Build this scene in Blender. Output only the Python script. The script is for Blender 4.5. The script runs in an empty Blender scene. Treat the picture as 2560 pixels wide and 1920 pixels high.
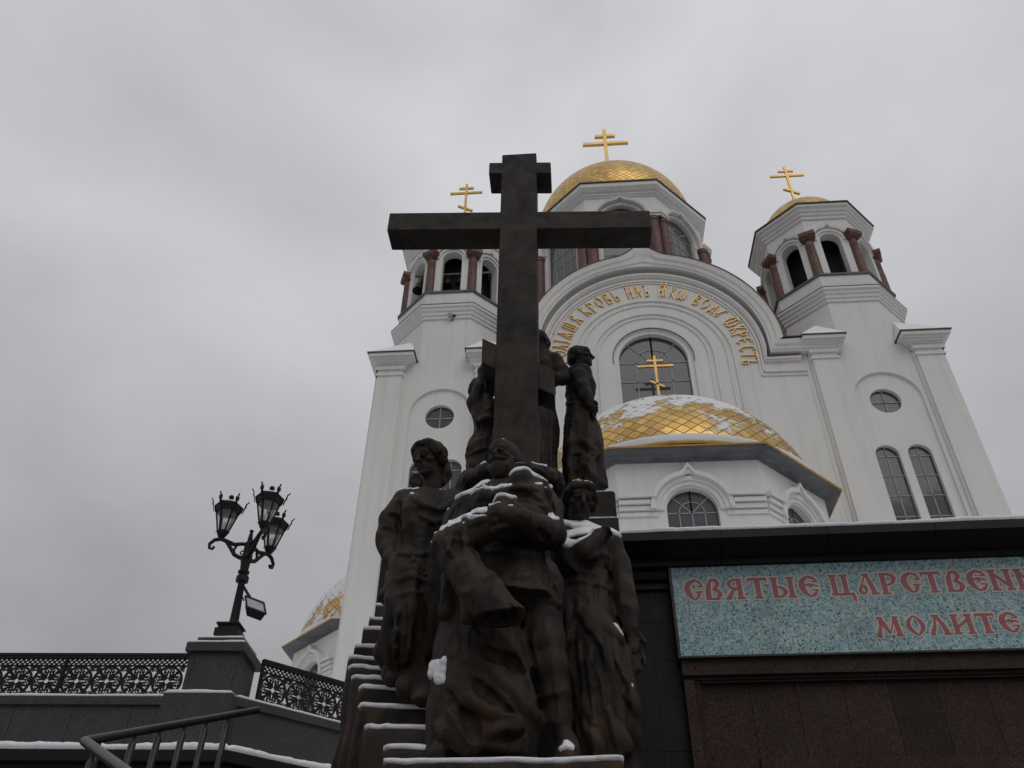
import bpy, math, random
import numpy as np
from mathutils import Vector, Matrix
from mathutils.geometry import tessellate_polygon

# ------------------------------------------------------------------ camera, sky, light
scene = bpy.context.scene
COL = scene.collection
rad = math.radians
PITCH, ROLL, YAW, FPX = rad(38.8), rad(0.81), rad(4.8), 2072.0
CAM = np.array([0.0, 0.0, 1.6])


def cam_basis():
    f = np.array([0, math.cos(PITCH), math.sin(PITCH)])
    u = np.array([0, -math.sin(PITCH), math.cos(PITCH)])
    x = np.array([1.0, 0, 0])
    c, s = math.cos(ROLL), math.sin(ROLL)
    xx, uu = c * x + s * u, -s * x + c * u
    c, s = math.cos(YAW), math.sin(YAW)
    rz = np.array([[c, -s, 0], [s, c, 0], [0, 0, 1]])
    return rz @ xx, rz @ uu, rz @ f


CX, CU, CF = cam_basis()
cam_data = bpy.data.cameras.new('camera')
cam_data.sensor_fit = 'HORIZONTAL'
cam_data.sensor_width = 36.0
cam_data.lens = 36.0 * FPX / 2560.0
cam_data.clip_start = 0.05
cam_data.clip_end = 3000.0
cam_obj = bpy.data.objects.new('camera', cam_data)
COL.objects.link(cam_obj)
cam_obj.matrix_world = Matrix([[CX[0], CU[0], -CF[0], CAM[0]], [CX[1], CU[1], -CF[1], CAM[1]],
                               [CX[2], CU[2], -CF[2], CAM[2]], [0, 0, 0, 1]])
scene.camera = cam_obj

SUN_EL, SUN_AZ = rad(48), rad(155)      # azimuth clockwise from +Y, behind the viewer to the right
world = bpy.data.worlds.new('World')
scene.world = world
world.use_nodes = True
wn, wl = world.node_tree.nodes, world.node_tree.links
wn.clear()


def wnode(t, **kw):
    n = wn.new(t)
    for k, v in kw.items():
        setattr(n, k, v)
    return n


w_out = wnode('ShaderNodeOutputWorld')
w_bg = wnode('ShaderNodeBackground')
w_bg.inputs['Strength'].default_value = 0.1
sky = wnode('ShaderNodeTexSky', sky_type='NISHITA')
sky.sun_disc = False
sky.sun_elevation = SUN_EL
sky.sun_rotation = SUN_AZ
sky.dust_density = 4.0
sky.air_density = 1.0
w_sat = wnode('ShaderNodeHueSaturation')
w_sat.inputs['Saturation'].default_value = 0.12
wl.new(sky.outputs['Color'], w_sat.inputs['Color'])
w_tc = wnode('ShaderNodeTexCoord')
w_sep = wnode('ShaderNodeSeparateXYZ')
wl.new(w_tc.outputs['Generated'], w_sep.inputs[0])
# overcast layer: brighter overhead, soft cloud texture
w_map = wnode('ShaderNodeMapping')
w_map.inputs['Scale'].default_value = (1.0, 1.0, 2.2)
w_map.inputs['Rotation'].default_value = (0.15, 0.1, 0.5)
wl.new(w_tc.outputs['Generated'], w_map.inputs['Vector'])
w_n1 = wnode('ShaderNodeTexNoise')
w_n1.inputs['Scale'].default_value = 2.1
w_n1.inputs['Detail'].default_value = 5.0
w_n1.inputs['Roughness'].default_value = 0.48
w_n1.inputs['Distortion'].default_value = 0.35
wl.new(w_map.outputs['Vector'], w_n1.inputs['Vector'])
w_r1 = wnode('ShaderNodeMapRange')
w_r1.inputs['From Min'].default_value = 0.28
w_r1.inputs['From Max'].default_value = 0.72
w_r1.inputs['To Min'].default_value = 0.80
w_r1.inputs['To Max'].default_value = 1.17
wl.new(w_n1.outputs['Fac'], w_r1.inputs['Value'])
w_r2 = wnode('ShaderNodeMapRange')       # zenith brighter than horizon
w_r2.inputs['From Min'].default_value = 0.15
w_r2.inputs['From Max'].default_value = 0.85
w_r2.inputs['To Min'].default_value = 0.54
w_r2.inputs['To Max'].default_value = 1.20
wl.new(w_sep.outputs['Z'], w_r2.inputs['Value'])
w_mul = wnode('ShaderNodeMath', operation='MULTIPLY')
wl.new(w_r1.outputs[0], w_mul.inputs[0])
wl.new(w_r2.outputs[0], w_mul.inputs[1])
w_col = wnode('ShaderNodeMix', data_type='RGBA', blend_type='MULTIPLY')
w_col.inputs['Factor'].default_value = 1.0
w_col.inputs['A'].default_value = (5.3, 5.33, 5.58, 1)
wl.new(w_mul.outputs[0], w_col.inputs['B'])
w_mix = wnode('ShaderNodeMix', data_type='RGBA')
w_mix.inputs['Factor'].default_value = 0.97
wl.new(w_sat.outputs['Color'], w_mix.inputs['A'])
wl.new(w_col.outputs['Result'], w_mix.inputs['B'])
wl.new(w_mix.outputs['Result'], w_bg.inputs['Color'])
wl.new(w_bg.outputs[0], w_out.inputs[0])

sun_data = bpy.data.lights.new('sun', 'SUN')
sun_data.energy = 0.5
sun_data.angle = rad(40)
sun_data.color = (1.0, 0.97, 0.93)
sun_obj = bpy.data.objects.new('sun', sun_data)
COL.objects.link(sun_obj)
sdir = Vector((math.sin(SUN_AZ) * math.cos(SUN_EL), math.cos(SUN_AZ) * math.cos(SUN_EL), math.sin(SUN_EL)))
sun_obj.rotation_euler = sdir.to_track_quat('Z', 'Y').to_euler()

scene.view_settings.view_transform = 'Standard'
scene.view_settings.look = 'None'
scene.view_settings.exposure = 0.0
scene.view_settings.gamma = 1.0
scene.cycles.max_bounces = 6
scene.cycles.diffuse_bounces = 4

# ------------------------------------------------------------------ helpers


def ray(x, y):
    """direction through a point of the photograph (2560 x 1920)"""
    return CF + CX * (x - 1280) / FPX - CU * (y - 960) / FPX


def at_y(x, y, yy):
    d = ray(x, y)
    return CAM + d * (yy / d[1])


def at_z(x, y, z):
    d = ray(x, y)
    return CAM + d * ((z - CAM[2]) / d[2])


def at_plane(x, y, o, n):
    d = ray(x, y)
    return CAM + d * (np.dot(np.asarray(o) - CAM, n) / np.dot(d, n))


def depth(p):
    return float(np.dot(np.asarray(p) - CAM, CF))


class MB:
    def __init__(self):
        self.v, self.f, self.m = [], [], []

    def add(self, vs, fs, mi=0):
        o = len(self.v)
        self.v += [tuple(float(c) for c in p) for p in vs]
        self.f += [tuple(i + o for i in f) for f in fs]
        self.m += [mi] * len(fs)
        return self

    def octa2(self, c, prof, off):
        """eight sided ring whose facets may stand nearer the axis: off[k] is added to the apothem of facet k"""
        o = len(self.v)
        for a, z in prof:
            for k in range(8):
                a1, a2 = k * math.pi / 4, (k + 1) * math.pi / 4
                d1, d2 = a + off[k], a + off[(k + 1) % 8]
                n1, n2 = (math.sin(a1), -math.cos(a1)), (math.sin(a2), -math.cos(a2))
                det = n1[0] * n2[1] - n1[1] * n2[0]
                self.v.append((c[0] + (d1 * n2[1] - d2 * n1[1]) / det, c[1] + (n1[0] * d2 - n2[0] * d1) / det, z))
        for i in range(len(prof) - 1):
            for k in range(8):
                l = (k + 1) % 8
                self.f.append((o + i * 8 + k, o + i * 8 + l, o + (i + 1) * 8 + l, o + (i + 1) * 8 + k))
                self.m.append(0)
        return self

    def box(self, x0, x1, y0, y1, z0, z1, fr=None, mi=0):
        vs = [(x, y, z) for z in (z0, z1) for y in (y0, y1) for x in (x0, x1)]
        if fr:
            vs = [fr(*p) for p in vs]
        return self.add(vs, [(0, 2, 3, 1), (4, 5, 7, 6), (0, 1, 5, 4), (2, 6, 7, 3), (0, 4, 6, 2), (1, 3, 7, 5)], mi)

    def bar(self, a, b, w, h, up=(0, 0, 1), mi=0):
        a, b = Vector(a), Vector(b)
        d = (b - a).normalized()
        s = d.cross(Vector(up))
        if s.length < 1e-5:
            s = d.cross(Vector((1, 0, 0)))
        s.normalize()
        t = s.cross(d)
        vs = [p + s * (i * w / 2) + t * (j * h / 2) for p in (a, b) for i, j in ((-1, -1), (1, -1), (1, 1), (-1, 1))]
        return self.add(vs, [(3, 2, 1, 0), (4, 5, 6, 7), (0, 1, 5, 4), (1, 2, 6, 5), (2, 3, 7, 6), (3, 0, 4, 7)], mi)

    def tube(self, pts, r, n=8, caps=True, mi=0, closed=False):
        pts = [Vector(p) for p in pts]
        rs = r if isinstance(r, (list, tuple)) else [r] * len(pts)
        o = len(self.v)
        prev = None
        N = len(pts)
        for i, p in enumerate(pts):
            if closed:
                d = pts[(i + 1) % N] - pts[i - 1]
            else:
                d = pts[min(i + 1, N - 1)] - pts[max(i - 1, 0)]
            d.normalize()
            if prev is None:
                s = d.cross(Vector((0.31, 0.17, 0.93)))
                s.normalize()
            else:
                s = prev - d * prev.dot(d)
                s.normalize()
            prev = s
            t = d.cross(s)
            for k in range(n):
                a = 2 * math.pi * k / n
                q = p + (s * math.cos(a) + t * math.sin(a)) * rs[i]
                self.v.append(tuple(q))
        segs = N if closed else N - 1
        for i in range(segs):
            j = (i + 1) % N
            for k in range(n):
                l = (k + 1) % n
                self.f.append((o + i * n + k, o + i * n + l, o + j * n + l, o + j * n + k))
                self.m.append(mi)
        if caps and not closed:
            self.f.append(tuple(o + k for k in range(n))[::-1])
            self.f.append(tuple(o + (N - 1) * n + k for k in range(n)))
            self.m += [mi, mi]
        return self

    def lathe(self, c, prof, n=24, a0=0.0, mi=0, sx=1.0):
        """prof: (radius, z) pairs, relative to c"""
        o = len(self.v)
        for r, z in prof:
            for k in range(n):
                a = a0 + 2 * math.pi * k / n
                self.v.append((c[0] + r * math.cos(a) * sx, c[1] + r * math.sin(a), c[2] + z))
        for i in range(len(prof) - 1):
            for k in range(n):
                l = (k + 1) % n
                self.f.append((o + i * n + k, o + i * n + l, o + (i + 1) * n + l, o + (i + 1) * n + k))
                self.m.append(mi)
        self.f.append(tuple(o + k for k in range(n))[::-1])
        self.f.append(tuple(o + (len(prof) - 1) * n + k for k in range(n)))
        self.m += [mi, mi]
        return self

    def octa(self, c, prof, mi=0):
        """eight sided ring, prof: (apothem, z)"""
        return self.lathe((c[0], c[1], 0), [(a / math.cos(math.pi / 8), z) for a, z in prof], 8, math.pi / 8, mi)

    def extrude(self, poly, fr, d0, d1, mi=0):
        """polygon in (u, z), solid between proud distances d0 and d1"""
        n = len(poly)
        vs = [fr(u, d0, z) for u, z in poly] + [fr(u, d1, z) for u, z in poly]
        tri = tessellate_polygon([[Vector((u, z, 0)) for u, z in poly]])
        fs = [tuple(t) for t in tri] + [tuple(i + n for i in t)[::-1] for t in tri]
        fs += [(i, (i + 1) % n, (i + 1) % n + n, i + n) for i in range(n)]
        return self.add(vs, fs, mi)

    def holed(self, outer, holes, fr, d, depth_in, mi=0):
        """wall skin with openings and their reveals"""
        loops = [[Vector((u, z, 0)) for u, z in l] for l in [outer] + holes]
        flat = [p for l in loops for p in l]
        tri = tessellate_polygon(loops)
        self.add([fr(p.x, d, p.y) for p in flat], [tuple(t) for t in tri], mi)
        for h in holes:
            n = len(h)
            self.add([fr(u, d, z) for u, z in h] + [fr(u, d - depth_in, z) for u, z in h],
                     [(i, (i + 1) % n, (i + 1) % n + n, i + n) for i in range(n)], mi)
        return self

    def sweep(self, path, prof, fr, mi=0, close=True):
        """path: (u, z, nu, nz, extra) points with outward normal; prof: (dr, d) closed section"""
        o = len(self.v)
        k = len(prof)
        for u, z, nu, nz in path:
            for dr, d in prof:
                self.v.append(tuple(fr(u + nu * dr, d, z + nz * dr)))
        for i in range(len(path) - 1):
            for j in range(k if close else k - 1):
                l = (j + 1) % k
                self.f.append((o + i * k + j, o + i * k + l, o + (i + 1) * k + l, o + (i + 1) * k + j))
                self.m.append(mi)
        if close:
            self.f.append(tuple(o + j for j in range(k)))
            self.f.append(tuple(o + (len(path) - 1) * k + j for j in range(k))[::-1])
            self.m += [mi, mi]
        return self

    def build(self, name, mats, parent=None, smooth=None, loc=None):
        me = bpy.data.meshes.new(name)
        vs = self.v
        if loc is not None:
            vs = [(x - loc[0], y - loc[1], z - loc[2]) for x, y, z in vs]
        me.from_pydata(vs, [], self.f)
        mats = mats if isinstance(mats, (list, tuple)) else [mats]
        for m in mats:
            me.materials.append(m)
        if len(mats) > 1:
            me.polygons.foreach_set('material_index', self.m)
        if smooth is not None:
            me.polygons.foreach_set('use_smooth', [True] * len(me.polygons))
            me.set_sharp_from_angle(angle=rad(smooth))
        me.update()
        o = bpy.data.objects.new(name, me)
        COL.objects.link(o)
        if loc is not None:
            o.location = loc
        if parent is not None:
            o.parent = parent
            if loc is not None:
                o.location = Vector(loc) - world_loc(parent)
            else:
                o.location = -world_loc(parent)
        return o


def world_loc(o):
    l = Vector(o.location)
    while o.parent is not None:
        o = o.parent
        l += Vector(o.location)
    return l


def thing(name, label, cat, loc=(0, 0, 0), group=None):
    o = bpy.data.objects.new(name, None)
    o.empty_display_size = 0.3
    o.location = loc
    COL.objects.link(o)
    return tag(o, label, cat, group)


def tag(o, label=None, cat=None, group=None, kind=None):
    if label:
        o['label'] = label
    if cat:
        o['category'] = cat
    if group:
        o['group'] = group
    if kind:
        o['kind'] = kind
    return o


def copy_tree(o, parent=None):
    c = o.copy()
    COL.objects.link(c)
    if parent is not None:
        c.parent = parent
    for ch in list(o.children):
        copy_tree(ch, c)
    return c


def frame(ox, oy, ang=0.0):
    """facade frame: u along the wall, d proud of it (towards the viewer when ang = 0), z up"""
    c, s = math.cos(ang), math.sin(ang)
    return lambda u, d, z: (ox + c * u + s * d, oy + s * u - c * d, z)


def arc(cx, cz, r, a0=180.0, a1=0.0, n=32, cusp=0.0):
    """(u, z, nu, nz) along an arch from left to right, with an ogee tip of height cusp"""
    out = []
    for i in range(n + 1):
        a = rad(a0 + (a1 - a0) * i / n)
        t = abs(math.degrees(a) - 90) / 12.0
        rr = r + cusp * max(0.0, 1 - t) ** 1.7
        out.append((cx + rr * math.cos(a), cz + rr * math.sin(a), math.cos(a), math.sin(a)))
    return out


def arch_path(cx, cz, r, zlow, n=32, cusp=0.0):
    p = arc(cx, cz, r, n=n, cusp=cusp)
    return [(cx - r, zlow, -1, 0)] + p + [(cx + r, zlow, 1, 0)]


def arch_poly(cx, cz, r, zlow, n=24):
    return [(cx - r, zlow)] + [(q[0], q[1]) for q in arc(cx, cz, r, n=n)] + [(cx + r, zlow)]


def circle_poly(cx, cz, r, n=32):
    return [(cx + r * math.cos(2 * math.pi * i / n), cz + r * math.sin(2 * math.pi * i / n)) for i in range(n)]


# ------------------------------------------------------------------ materials
MATS = {}


class NT:
    """small node-tree builder"""

    def __init__(self, name):
        self.m = bpy.data.materials.new(name)
        self.m.use_nodes = True
        self.n = self.m.node_tree.nodes
        self.l = self.m.node_tree.links
        self.b = self.n['Principled BSDF']
        self.out = self.n['Material Output']
        self.co = self.node('ShaderNodeTexCoord').outputs['Object']

    def node(self, t, **kw):
        n = self.n.new(t)
        for k, v in kw.items():
            setattr(n, k, v)
        return n

    def noise(self, scale, detail=4, rough=0.55, vec=None, stretch=None, dist=0.0):
        v = vec or self.co
        if stretch:
            mp = self.node('ShaderNodeMapping')
            mp.inputs['Scale'].default_value = stretch
            self.l.new(v, mp.inputs['Vector'])
            v = mp.outputs['Vector']
        n = self.node('ShaderNodeTexNoise')
        n.inputs['Scale'].default_value = scale
        n.inputs['Detail'].default_value = detail
        n.inputs['Roughness'].default_value = rough
        n.inputs['Distortion'].default_value = dist
        self.l.new(v, n.inputs['Vector'])
        return n.outputs['Fac']

    def rng(self, v, a, b, c=0.0, d=1.0):
        n = self.node('ShaderNodeMapRange')
        for k, x in zip(('From Min', 'From Max', 'To Min', 'To Max'), (a, b, c, d)):
            n.inputs[k].default_value = x
        self.l.new(v, n.inputs['Value'])
        return n.outputs[0]

    def mix(self, f, a, b):
        n = self.node('ShaderNodeMix', data_type='RGBA')
        for s, v in (('Factor', f), ('A', a), ('B', b)):
            if hasattr(v, 'is_linked'):
                self.l.new(v, n.inputs[s])
            elif s == 'Factor':
                n.inputs[s].default_value = v
            else:
                n.inputs[s].default_value = (*v, 1)
        return n.outputs['Result']

    def math(self, op, a, b=None, clamp=False):
        n = self.node('ShaderNodeMath', operation=op)
        n.use_clamp = clamp
        for i, v in enumerate((a, b)):
            if v is None:
                continue
            if hasattr(v, 'is_linked'):
                self.l.new(v, n.inputs[i])
            else:
                n.inputs[i].default_value = v
        return n.outputs[0]

    def set(self, **kw):
        for k, v in kw.items():
            s = self.b.inputs[k.replace('_', ' ')]
            if hasattr(v, 'is_linked'):
                self.l.new(v, s)
            elif isinstance(v, tuple):
                s.default_value = (*v, 1)
            else:
                s.default_value = v
        return self

    def bump(self, h, strength=0.3, dist=0.02):
        n = self.node('ShaderNodeBump')
        n.inputs['Strength'].default_value = strength
        n.inputs['Distance'].default_value = dist
        self.l.new(h, n.inputs['Height'])
        self.l.new(n.outputs[0], self.b.inputs['Normal'])
        return self

    def sep(self, v=None):
        n = self.node('ShaderNodeSeparateXYZ')
        self.l.new(v or self.co, n.inputs[0])
        return n.outputs


def mat_plaster():
    t = NT('plaster')
    big = t.rng(t.noise(0.35, 5, 0.6), 0.3, 0.7)
    streak = t.rng(t.noise(1.2, 4, 0.6, stretch=(3.0, 3.0, 0.12)), 0.50, 0.85)
    fine = t.noise(9, 4, 0.6)
    c = t.mix(big, (0.70, 0.695, 0.665), (0.765, 0.76, 0.735))
    c = t.mix(t.math('MULTIPLY', streak, 0.5), c, (0.54, 0.53, 0.49))
    c = t.mix(t.math('MULTIPLY', t.rng(t.noise(0.8, 6, 0.7, stretch=(1, 1, 0.5)), 0.55, 0.8), 0.30), c, (0.63, 0.615, 0.56))
    t.set(Base_Color=c, Roughness=0.85).bump(fine, 0.15, 0.02)
    return t.m


def mat_snow():
    t = NT('snow')
    n = t.math('ADD', t.noise(14, 6, 0.7), t.math('MULTIPLY', t.noise(70, 3, 0.7), 0.6))
    t.set(Base_Color=t.mix(t.rng(n, 0.5, 1.1), (0.72, 0.73, 0.76), (0.88, 0.885, 0.90)), Roughness=0.8)
    t.b.inputs['Subsurface Weight'].default_value = 0.0
    t.bump(n, 0.6, 0.025)
    return t.m


def mat_gold(snow=0.5, count=36):
    """gilded sheet tiles laid in a diamond lattice, with blown snow lying on the upper side"""
    t = NT('gilded_tiles')
    x, y, z = t.sep()
    th = t.math('ARCTAN2', y, x)
    u = t.math('MULTIPLY', th, count / (2 * math.pi))
    rr = t.math('SQRT', t.math('ADD', t.math('MULTIPLY', x, x), t.math('MULTIPLY', y, y)))
    ph = t.math('ARCTAN2', z, rr)
    # Mercator-like latitude keeps the diamonds in proportion
    v = t.math('LOGARITHM', t.math('TANGENT', t.math('ADD', t.math('MULTIPLY', ph, 0.5), math.pi / 4)), math.e)
    v = t.math('MULTIPLY', v, count / (2 * math.pi) * 1.2)

    def line(s):
        f = t.math('FRACT', s)
        return t.math('ABSOLUTE', t.math('SUBTRACT', f, 0.5)), t.math('FLOOR', s)
    a, fa = line(t.math('ADD', u, v))
    b, fb = line(t.math('SUBTRACT', u, v))
    m = t.math('MAXIMUM', a, b)
    seam = t.rng(m, 0.450, 0.488)
    cell = t.node('ShaderNodeTexWhiteNoise', noise_dimensions='2D')
    cb = t.node('ShaderNodeCombineXYZ')
    t.l.new(fa, cb.inputs[0])
    t.l.new(fb, cb.inputs[1])
    t.l.new(cb.outputs[0], cell.inputs['Vector'])
    cv = cell.outputs['Value']
    base = t.mix(cv, (0.44, 0.27, 0.08), (0.70, 0.47, 0.16))
    base = t.mix(t.rng(t.noise(3.0, 5, 0.6), 0.45, 0.8), base, (0.40, 0.255, 0.085))
    base = t.mix(seam, base, (0.13, 0.075, 0.03))
    g = t.node('ShaderNodeNewGeometry')
    nz = t.sep(g.outputs['Normal'])[2]
    nn = t.noise(0.95, 7, 0.66, dist=0.7)
    n2 = t.noise(4.0, 6, 0.72, stretch=(1, 1, 1.8))
    s = t.math('ADD', t.math('MULTIPLY', nz, 0.62), t.math('ADD', t.math('MULTIPLY', nn, 1.5), t.math('MULTIPLY', n2, 0.75)))
    s = t.math('SUBTRACT', s, t.math('MULTIPLY', seam, 0.10))
    mask = t.rng(s, snow, snow + 0.05)
    t.set(Base_Color=t.mix(mask, base, (0.80, 0.80, 0.82)), Metallic=t.math('SUBTRACT', 0.92, mask, True),
          Roughness=t.mix(mask, (0.36, 0.36, 0.36), (0.8, 0.8, 0.8)))
    hgt = t.math('ADD', t.math('MULTIPLY', t.noise(1.3, 3, 0.5), 0.9), t.math('ADD', t.math('MULTIPLY', t.math('SUBTRACT', 1.0, seam), 0.6), t.math('ADD', t.math('MULTIPLY', mask, 0.9), t.math('MULTIPLY', cv, 0.35))))
    t.bump(hgt, 0.6, 0.06)
    return t.m


def mat_simple(name, a, b, scale, rough=0.6, metal=0.0, bump=0.2, bdist=0.01, detail=5, lo=0.35, hi=0.65, stretch=None):
    t = NT(name)
    n = t.noise(scale, detail, 0.6, stretch=stretch)
    t.set(Base_Color=t.mix(t.rng(n, lo, hi), a, b), Roughness=rough, Metallic=metal)
    if bump:
        t.bump(n, bump, bdist)
    return t.m


def mat_granite(name, a, b, c, scale, rough, stain=None, spec=0.4):
    """speckled stone; a base, b light and c dark grains"""
    t = NT(name)
    v = t.node('ShaderNodeTexVoronoi')
    v.inputs['Scale'].default_value = scale
    t.l.new(t.co, v.inputs['Vector'])
    s = t.sep(v.outputs['Color'])
    col = t.mix(t.rng(s[0], 0.55, 0.9), a, b)
    col = t.mix(t.rng(s[1], 0.6, 0.9), col, c)
    big = t.rng(t.noise(1.1, 6, 0.65), 0.35, 0.72)
    if stain:
        col = t.mix(t.math('MULTIPLY', big, 0.7), col, stain)
        col = t.mix(t.math('MULTIPLY', t.rng(t.noise(1.6, 5, 0.7, stretch=(2.5, 2.5, 0.25)), 0.5, 0.75), 0.5), col, stain)
    gi = t.node('ShaderNodeNewGeometry')
    isl = t.rng(gi.outputs['Random Per Island'], 0, 1, 0.72, 1.25)
    vm = t.node('ShaderNodeVectorMath', operation='SCALE')
    t.l.new(col, vm.inputs[0])
    t.l.new(isl, vm.inputs['Scale'])
    col = vm.outputs[0]
    t.b.inputs['Specular IOR Level'].default_value = spec
    t.set(Base_Color=col, Roughness=t.rng(t.noise(2.3, 5, 0.6), 0.3, 0.7, rough - 0.08, rough + 0.14))
    t.bump(t.noise(60, 3, 0.6), 0.12, 0.004)
    return t.m


def mat_glass(name, c, rough=0.06):
    t = NT(name)
    n = t.noise(0.7, 3, 0.5)
    t.set(Base_Color=t.mix(t.rng(n, 0.3, 0.7), c, tuple(k * 1.5 for k in c)), Roughness=rough, Metallic=0.0)
    t.b.inputs['IOR'].default_value = 1.5
    t.bump(t.noise(1.6, 2, 0.5), 0.05, 0.05)
    return t.m


def mat_bronze(name='dark_bronze', cross=False):
    """dark patinated bronze: black film, brown wear, faint verdigris runs"""
    t = NT(name)
    big = t.rng(t.noise(1.7 if cross else 2.2, 8, 0.7, stretch=(1, 1, 0.6 if cross else 0.45), dist=0.6), 0.42, 0.60)
    med = t.rng(t.noise(7.5, 6, 0.65), 0.4, 0.7)
    run = t.rng(t.noise(5, 5, 0.6, stretch=(2.2, 2.2, 0.18)), 0.52, 0.74)
    c = t.mix(big, (0.0058, 0.0049, 0.0045), (0.030, 0.0215, 0.0158) if cross else (0.032, 0.0232, 0.0170))
    c = t.mix(t.math('MULTIPLY', med, 0.55), c, (0.038, 0.0265, 0.0182))
    c = t.mix(t.math('MULTIPLY', run, 0.5), c, (0.030, 0.0245, 0.0185))
    rust = t.rng(t.noise(1.6, 5, 0.6, stretch=(1.2, 1.2, 0.8), dist=1.0), 0.48, 0.60)
    z = t.sep()[2]
    low = t.rng(z, 4.9, 3.4, 0.06, 1.0)
    c = t.mix(t.math('MULTIPLY', t.math('MULTIPLY', rust, low), 0.62), c, (0.060, 0.034, 0.0175))
    t.set(Base_Color=c, Roughness=t.rng(t.noise(5, 5, 0.6), 0.3, 0.7, 0.55, 0.78), Metallic=0.1)
    t.b.inputs['Specular IOR Level'].default_value = 0.28
    t.bump(t.math('ADD', t.noise(20, 6, 0.7), t.math('MULTIPLY', t.noise(75, 3, 0.6), 0.5)), 0.55, 0.016)
    return t.m


PLASTER = mat_plaster()
SNOW = mat_snow()
GOLD_SNOWY = mat_gold(1.42, 62)
GOLD_CLEAN = mat_gold(1.58, 84)
GOLD_FROSTED = mat_gold(1.22, 62)
GOLD = mat_simple('gilding', (0.52, 0.325, 0.10), (0.66, 0.43, 0.15), 3.0, 0.42, 0.75, 0.1)
RED_GRANITE = mat_granite('red_granite', (0.145, 0.060, 0.047), (0.23, 0.100, 0.076), (0.07, 0.032, 0.028), 14, 0.5, (0.105, 0.048, 0.041))
BROWN_GRANITE = mat_granite('brown_granite', (0.036, 0.0195, 0.0145), (0.075, 0.042, 0.031), (0.010, 0.0065, 0.0055), 85, 0.6, (0.0175, 0.0102, 0.0080), 0.22)
BLACK_GRANITE = mat_granite('black_granite', (0.0065, 0.0062, 0.0078), (0.013, 0.0125, 0.015), (0.004, 0.004, 0.005), 90, 0.42, (0.0095, 0.0092, 0.011), 0.22)
GREY_GRANITE = mat_granite('grey_granite', (0.040, 0.039, 0.040), (0.075, 0.073, 0.072), (0.018, 0.018, 0.019), 80, 0.6, (0.026, 0.026, 0.028))
BLUE_STONE = mat_simple('slate_cornice', (0.085, 0.09, 0.105), (0.155, 0.16, 0.175), 2.0, 0.65, 0, 0.2, 0.02, stretch=(0.6, 0.6, 2.0))
COPPER = mat_simple('brown_sheet_metal', (0.07, 0.045, 0.036), (0.15, 0.10, 0.08), 2.5, 0.55, 0.3, 0.2, 0.02)
GLASS = mat_glass('dark_window_glass', (0.055, 0.056, 0.060))
MUNTIN = mat_simple('grey_glazing_bar', (0.24, 0.25, 0.26), (0.32, 0.33, 0.34), 4.0, 0.6, 0, 0)
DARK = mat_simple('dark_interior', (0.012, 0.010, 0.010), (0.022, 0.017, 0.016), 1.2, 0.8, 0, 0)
IRON = mat_simple('black_iron', (0.0050, 0.0050, 0.0060), (0.012, 0.0118, 0.013), 9.0, 0.55, 0.0, 0.25, 0.006)
IRON.node_tree.nodes['Principled BSDF'].inputs['Specular IOR Level'].default_value = 0.25
BRONZE = mat_bronze()
BRONZE_CROSS = mat_bronze('cross_bronze', True)

# ------------------------------------------------------------------ church
XC, YF, ZB = 4.38, 32.0, 6.5          # axis of the facade, its plane, terrace level
YD, TOX, TOY = 45.4, 10.6, 35.1       # drum centre, tower offsets
F0 = frame(XC, YF)                    # u = x - XC
church = thing('church', 'white church with gold domes, two bell towers and gold lettering over its big arched window', 'church', (XC, YF, ZB))


def window(parent, fr, cx, cz, r, zlow, d, xs=(), zs=(), radial=0, fan=None, t=0.035, name='window'):
    """dark glazing with flat grey bars: xs are bar offsets, zs bar heights"""
    mb = MB()
    poly = arch_poly(cx, cz, r + 0.03, zlow)
    mb.add([fr(u, d, z) for u, z in poly], [tuple(range(len(poly)))], 0)
    e = 0.03

    def flat(a, b):
        mb.add([], [])
        (u0, z0), (u1, z1) = a, b
        L = math.hypot(u1 - u0, z1 - z0)
        nu, nz = -(z1 - z0) / L * t, (u1 - u0) / L * t
        q = [(u0 + nu, z0 + nz), (u1 + nu, z1 + nz), (u1 - nu, z1 - nz), (u0 - nu, z0 - nz)]
        mb.add([fr(u, d + 0.005, z) for u, z in q] + [fr(u, d + e, z) for u, z in q],
               [(4, 5, 6, 7), (0, 1, 5, 4), (1, 2, 6, 5), (2, 3, 7, 6), (3, 0, 4, 7)], 1)
    for x in xs:
        top = cz + (math.sqrt(max(r * r - x * x, 0)) if fan is None or abs(x) < 1e-6 else 0)
        flat((cx + x, zlow), (cx + x, top))
    for z in zs:
        h = r if z <= cz else math.sqrt(max(r * r - (z - cz) ** 2, 0))
        flat((cx - h, z), (cx + h, z))
    if fan:
        p = arc(cx, cz, fan, n=20)
        for a, b in zip(p, p[1:]):
            flat(a[:2], b[:2])
        for k in range(1, radial):
            a = math.pi * k / radial
            flat((cx, cz), (cx + r * math.cos(a), cz + r * math.sin(a)))
    return mb.build(name, [GLASS, MUNTIN], parent)


def ring(path, inner, outer, d0, d1, mb, fr, steps=None):
    """moulding of rectangular section, or stepped when steps = [(dr, d), ...] from outside in"""
    if steps:
        prof = [(steps[0][0], d0)] + steps + [(steps[-1][0], d0)]
    else:
        prof = [(inner, d0), (inner, d1), (outer, d1), (outer, d0)]
    mb.sweep(path, prof, fr)


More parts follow.
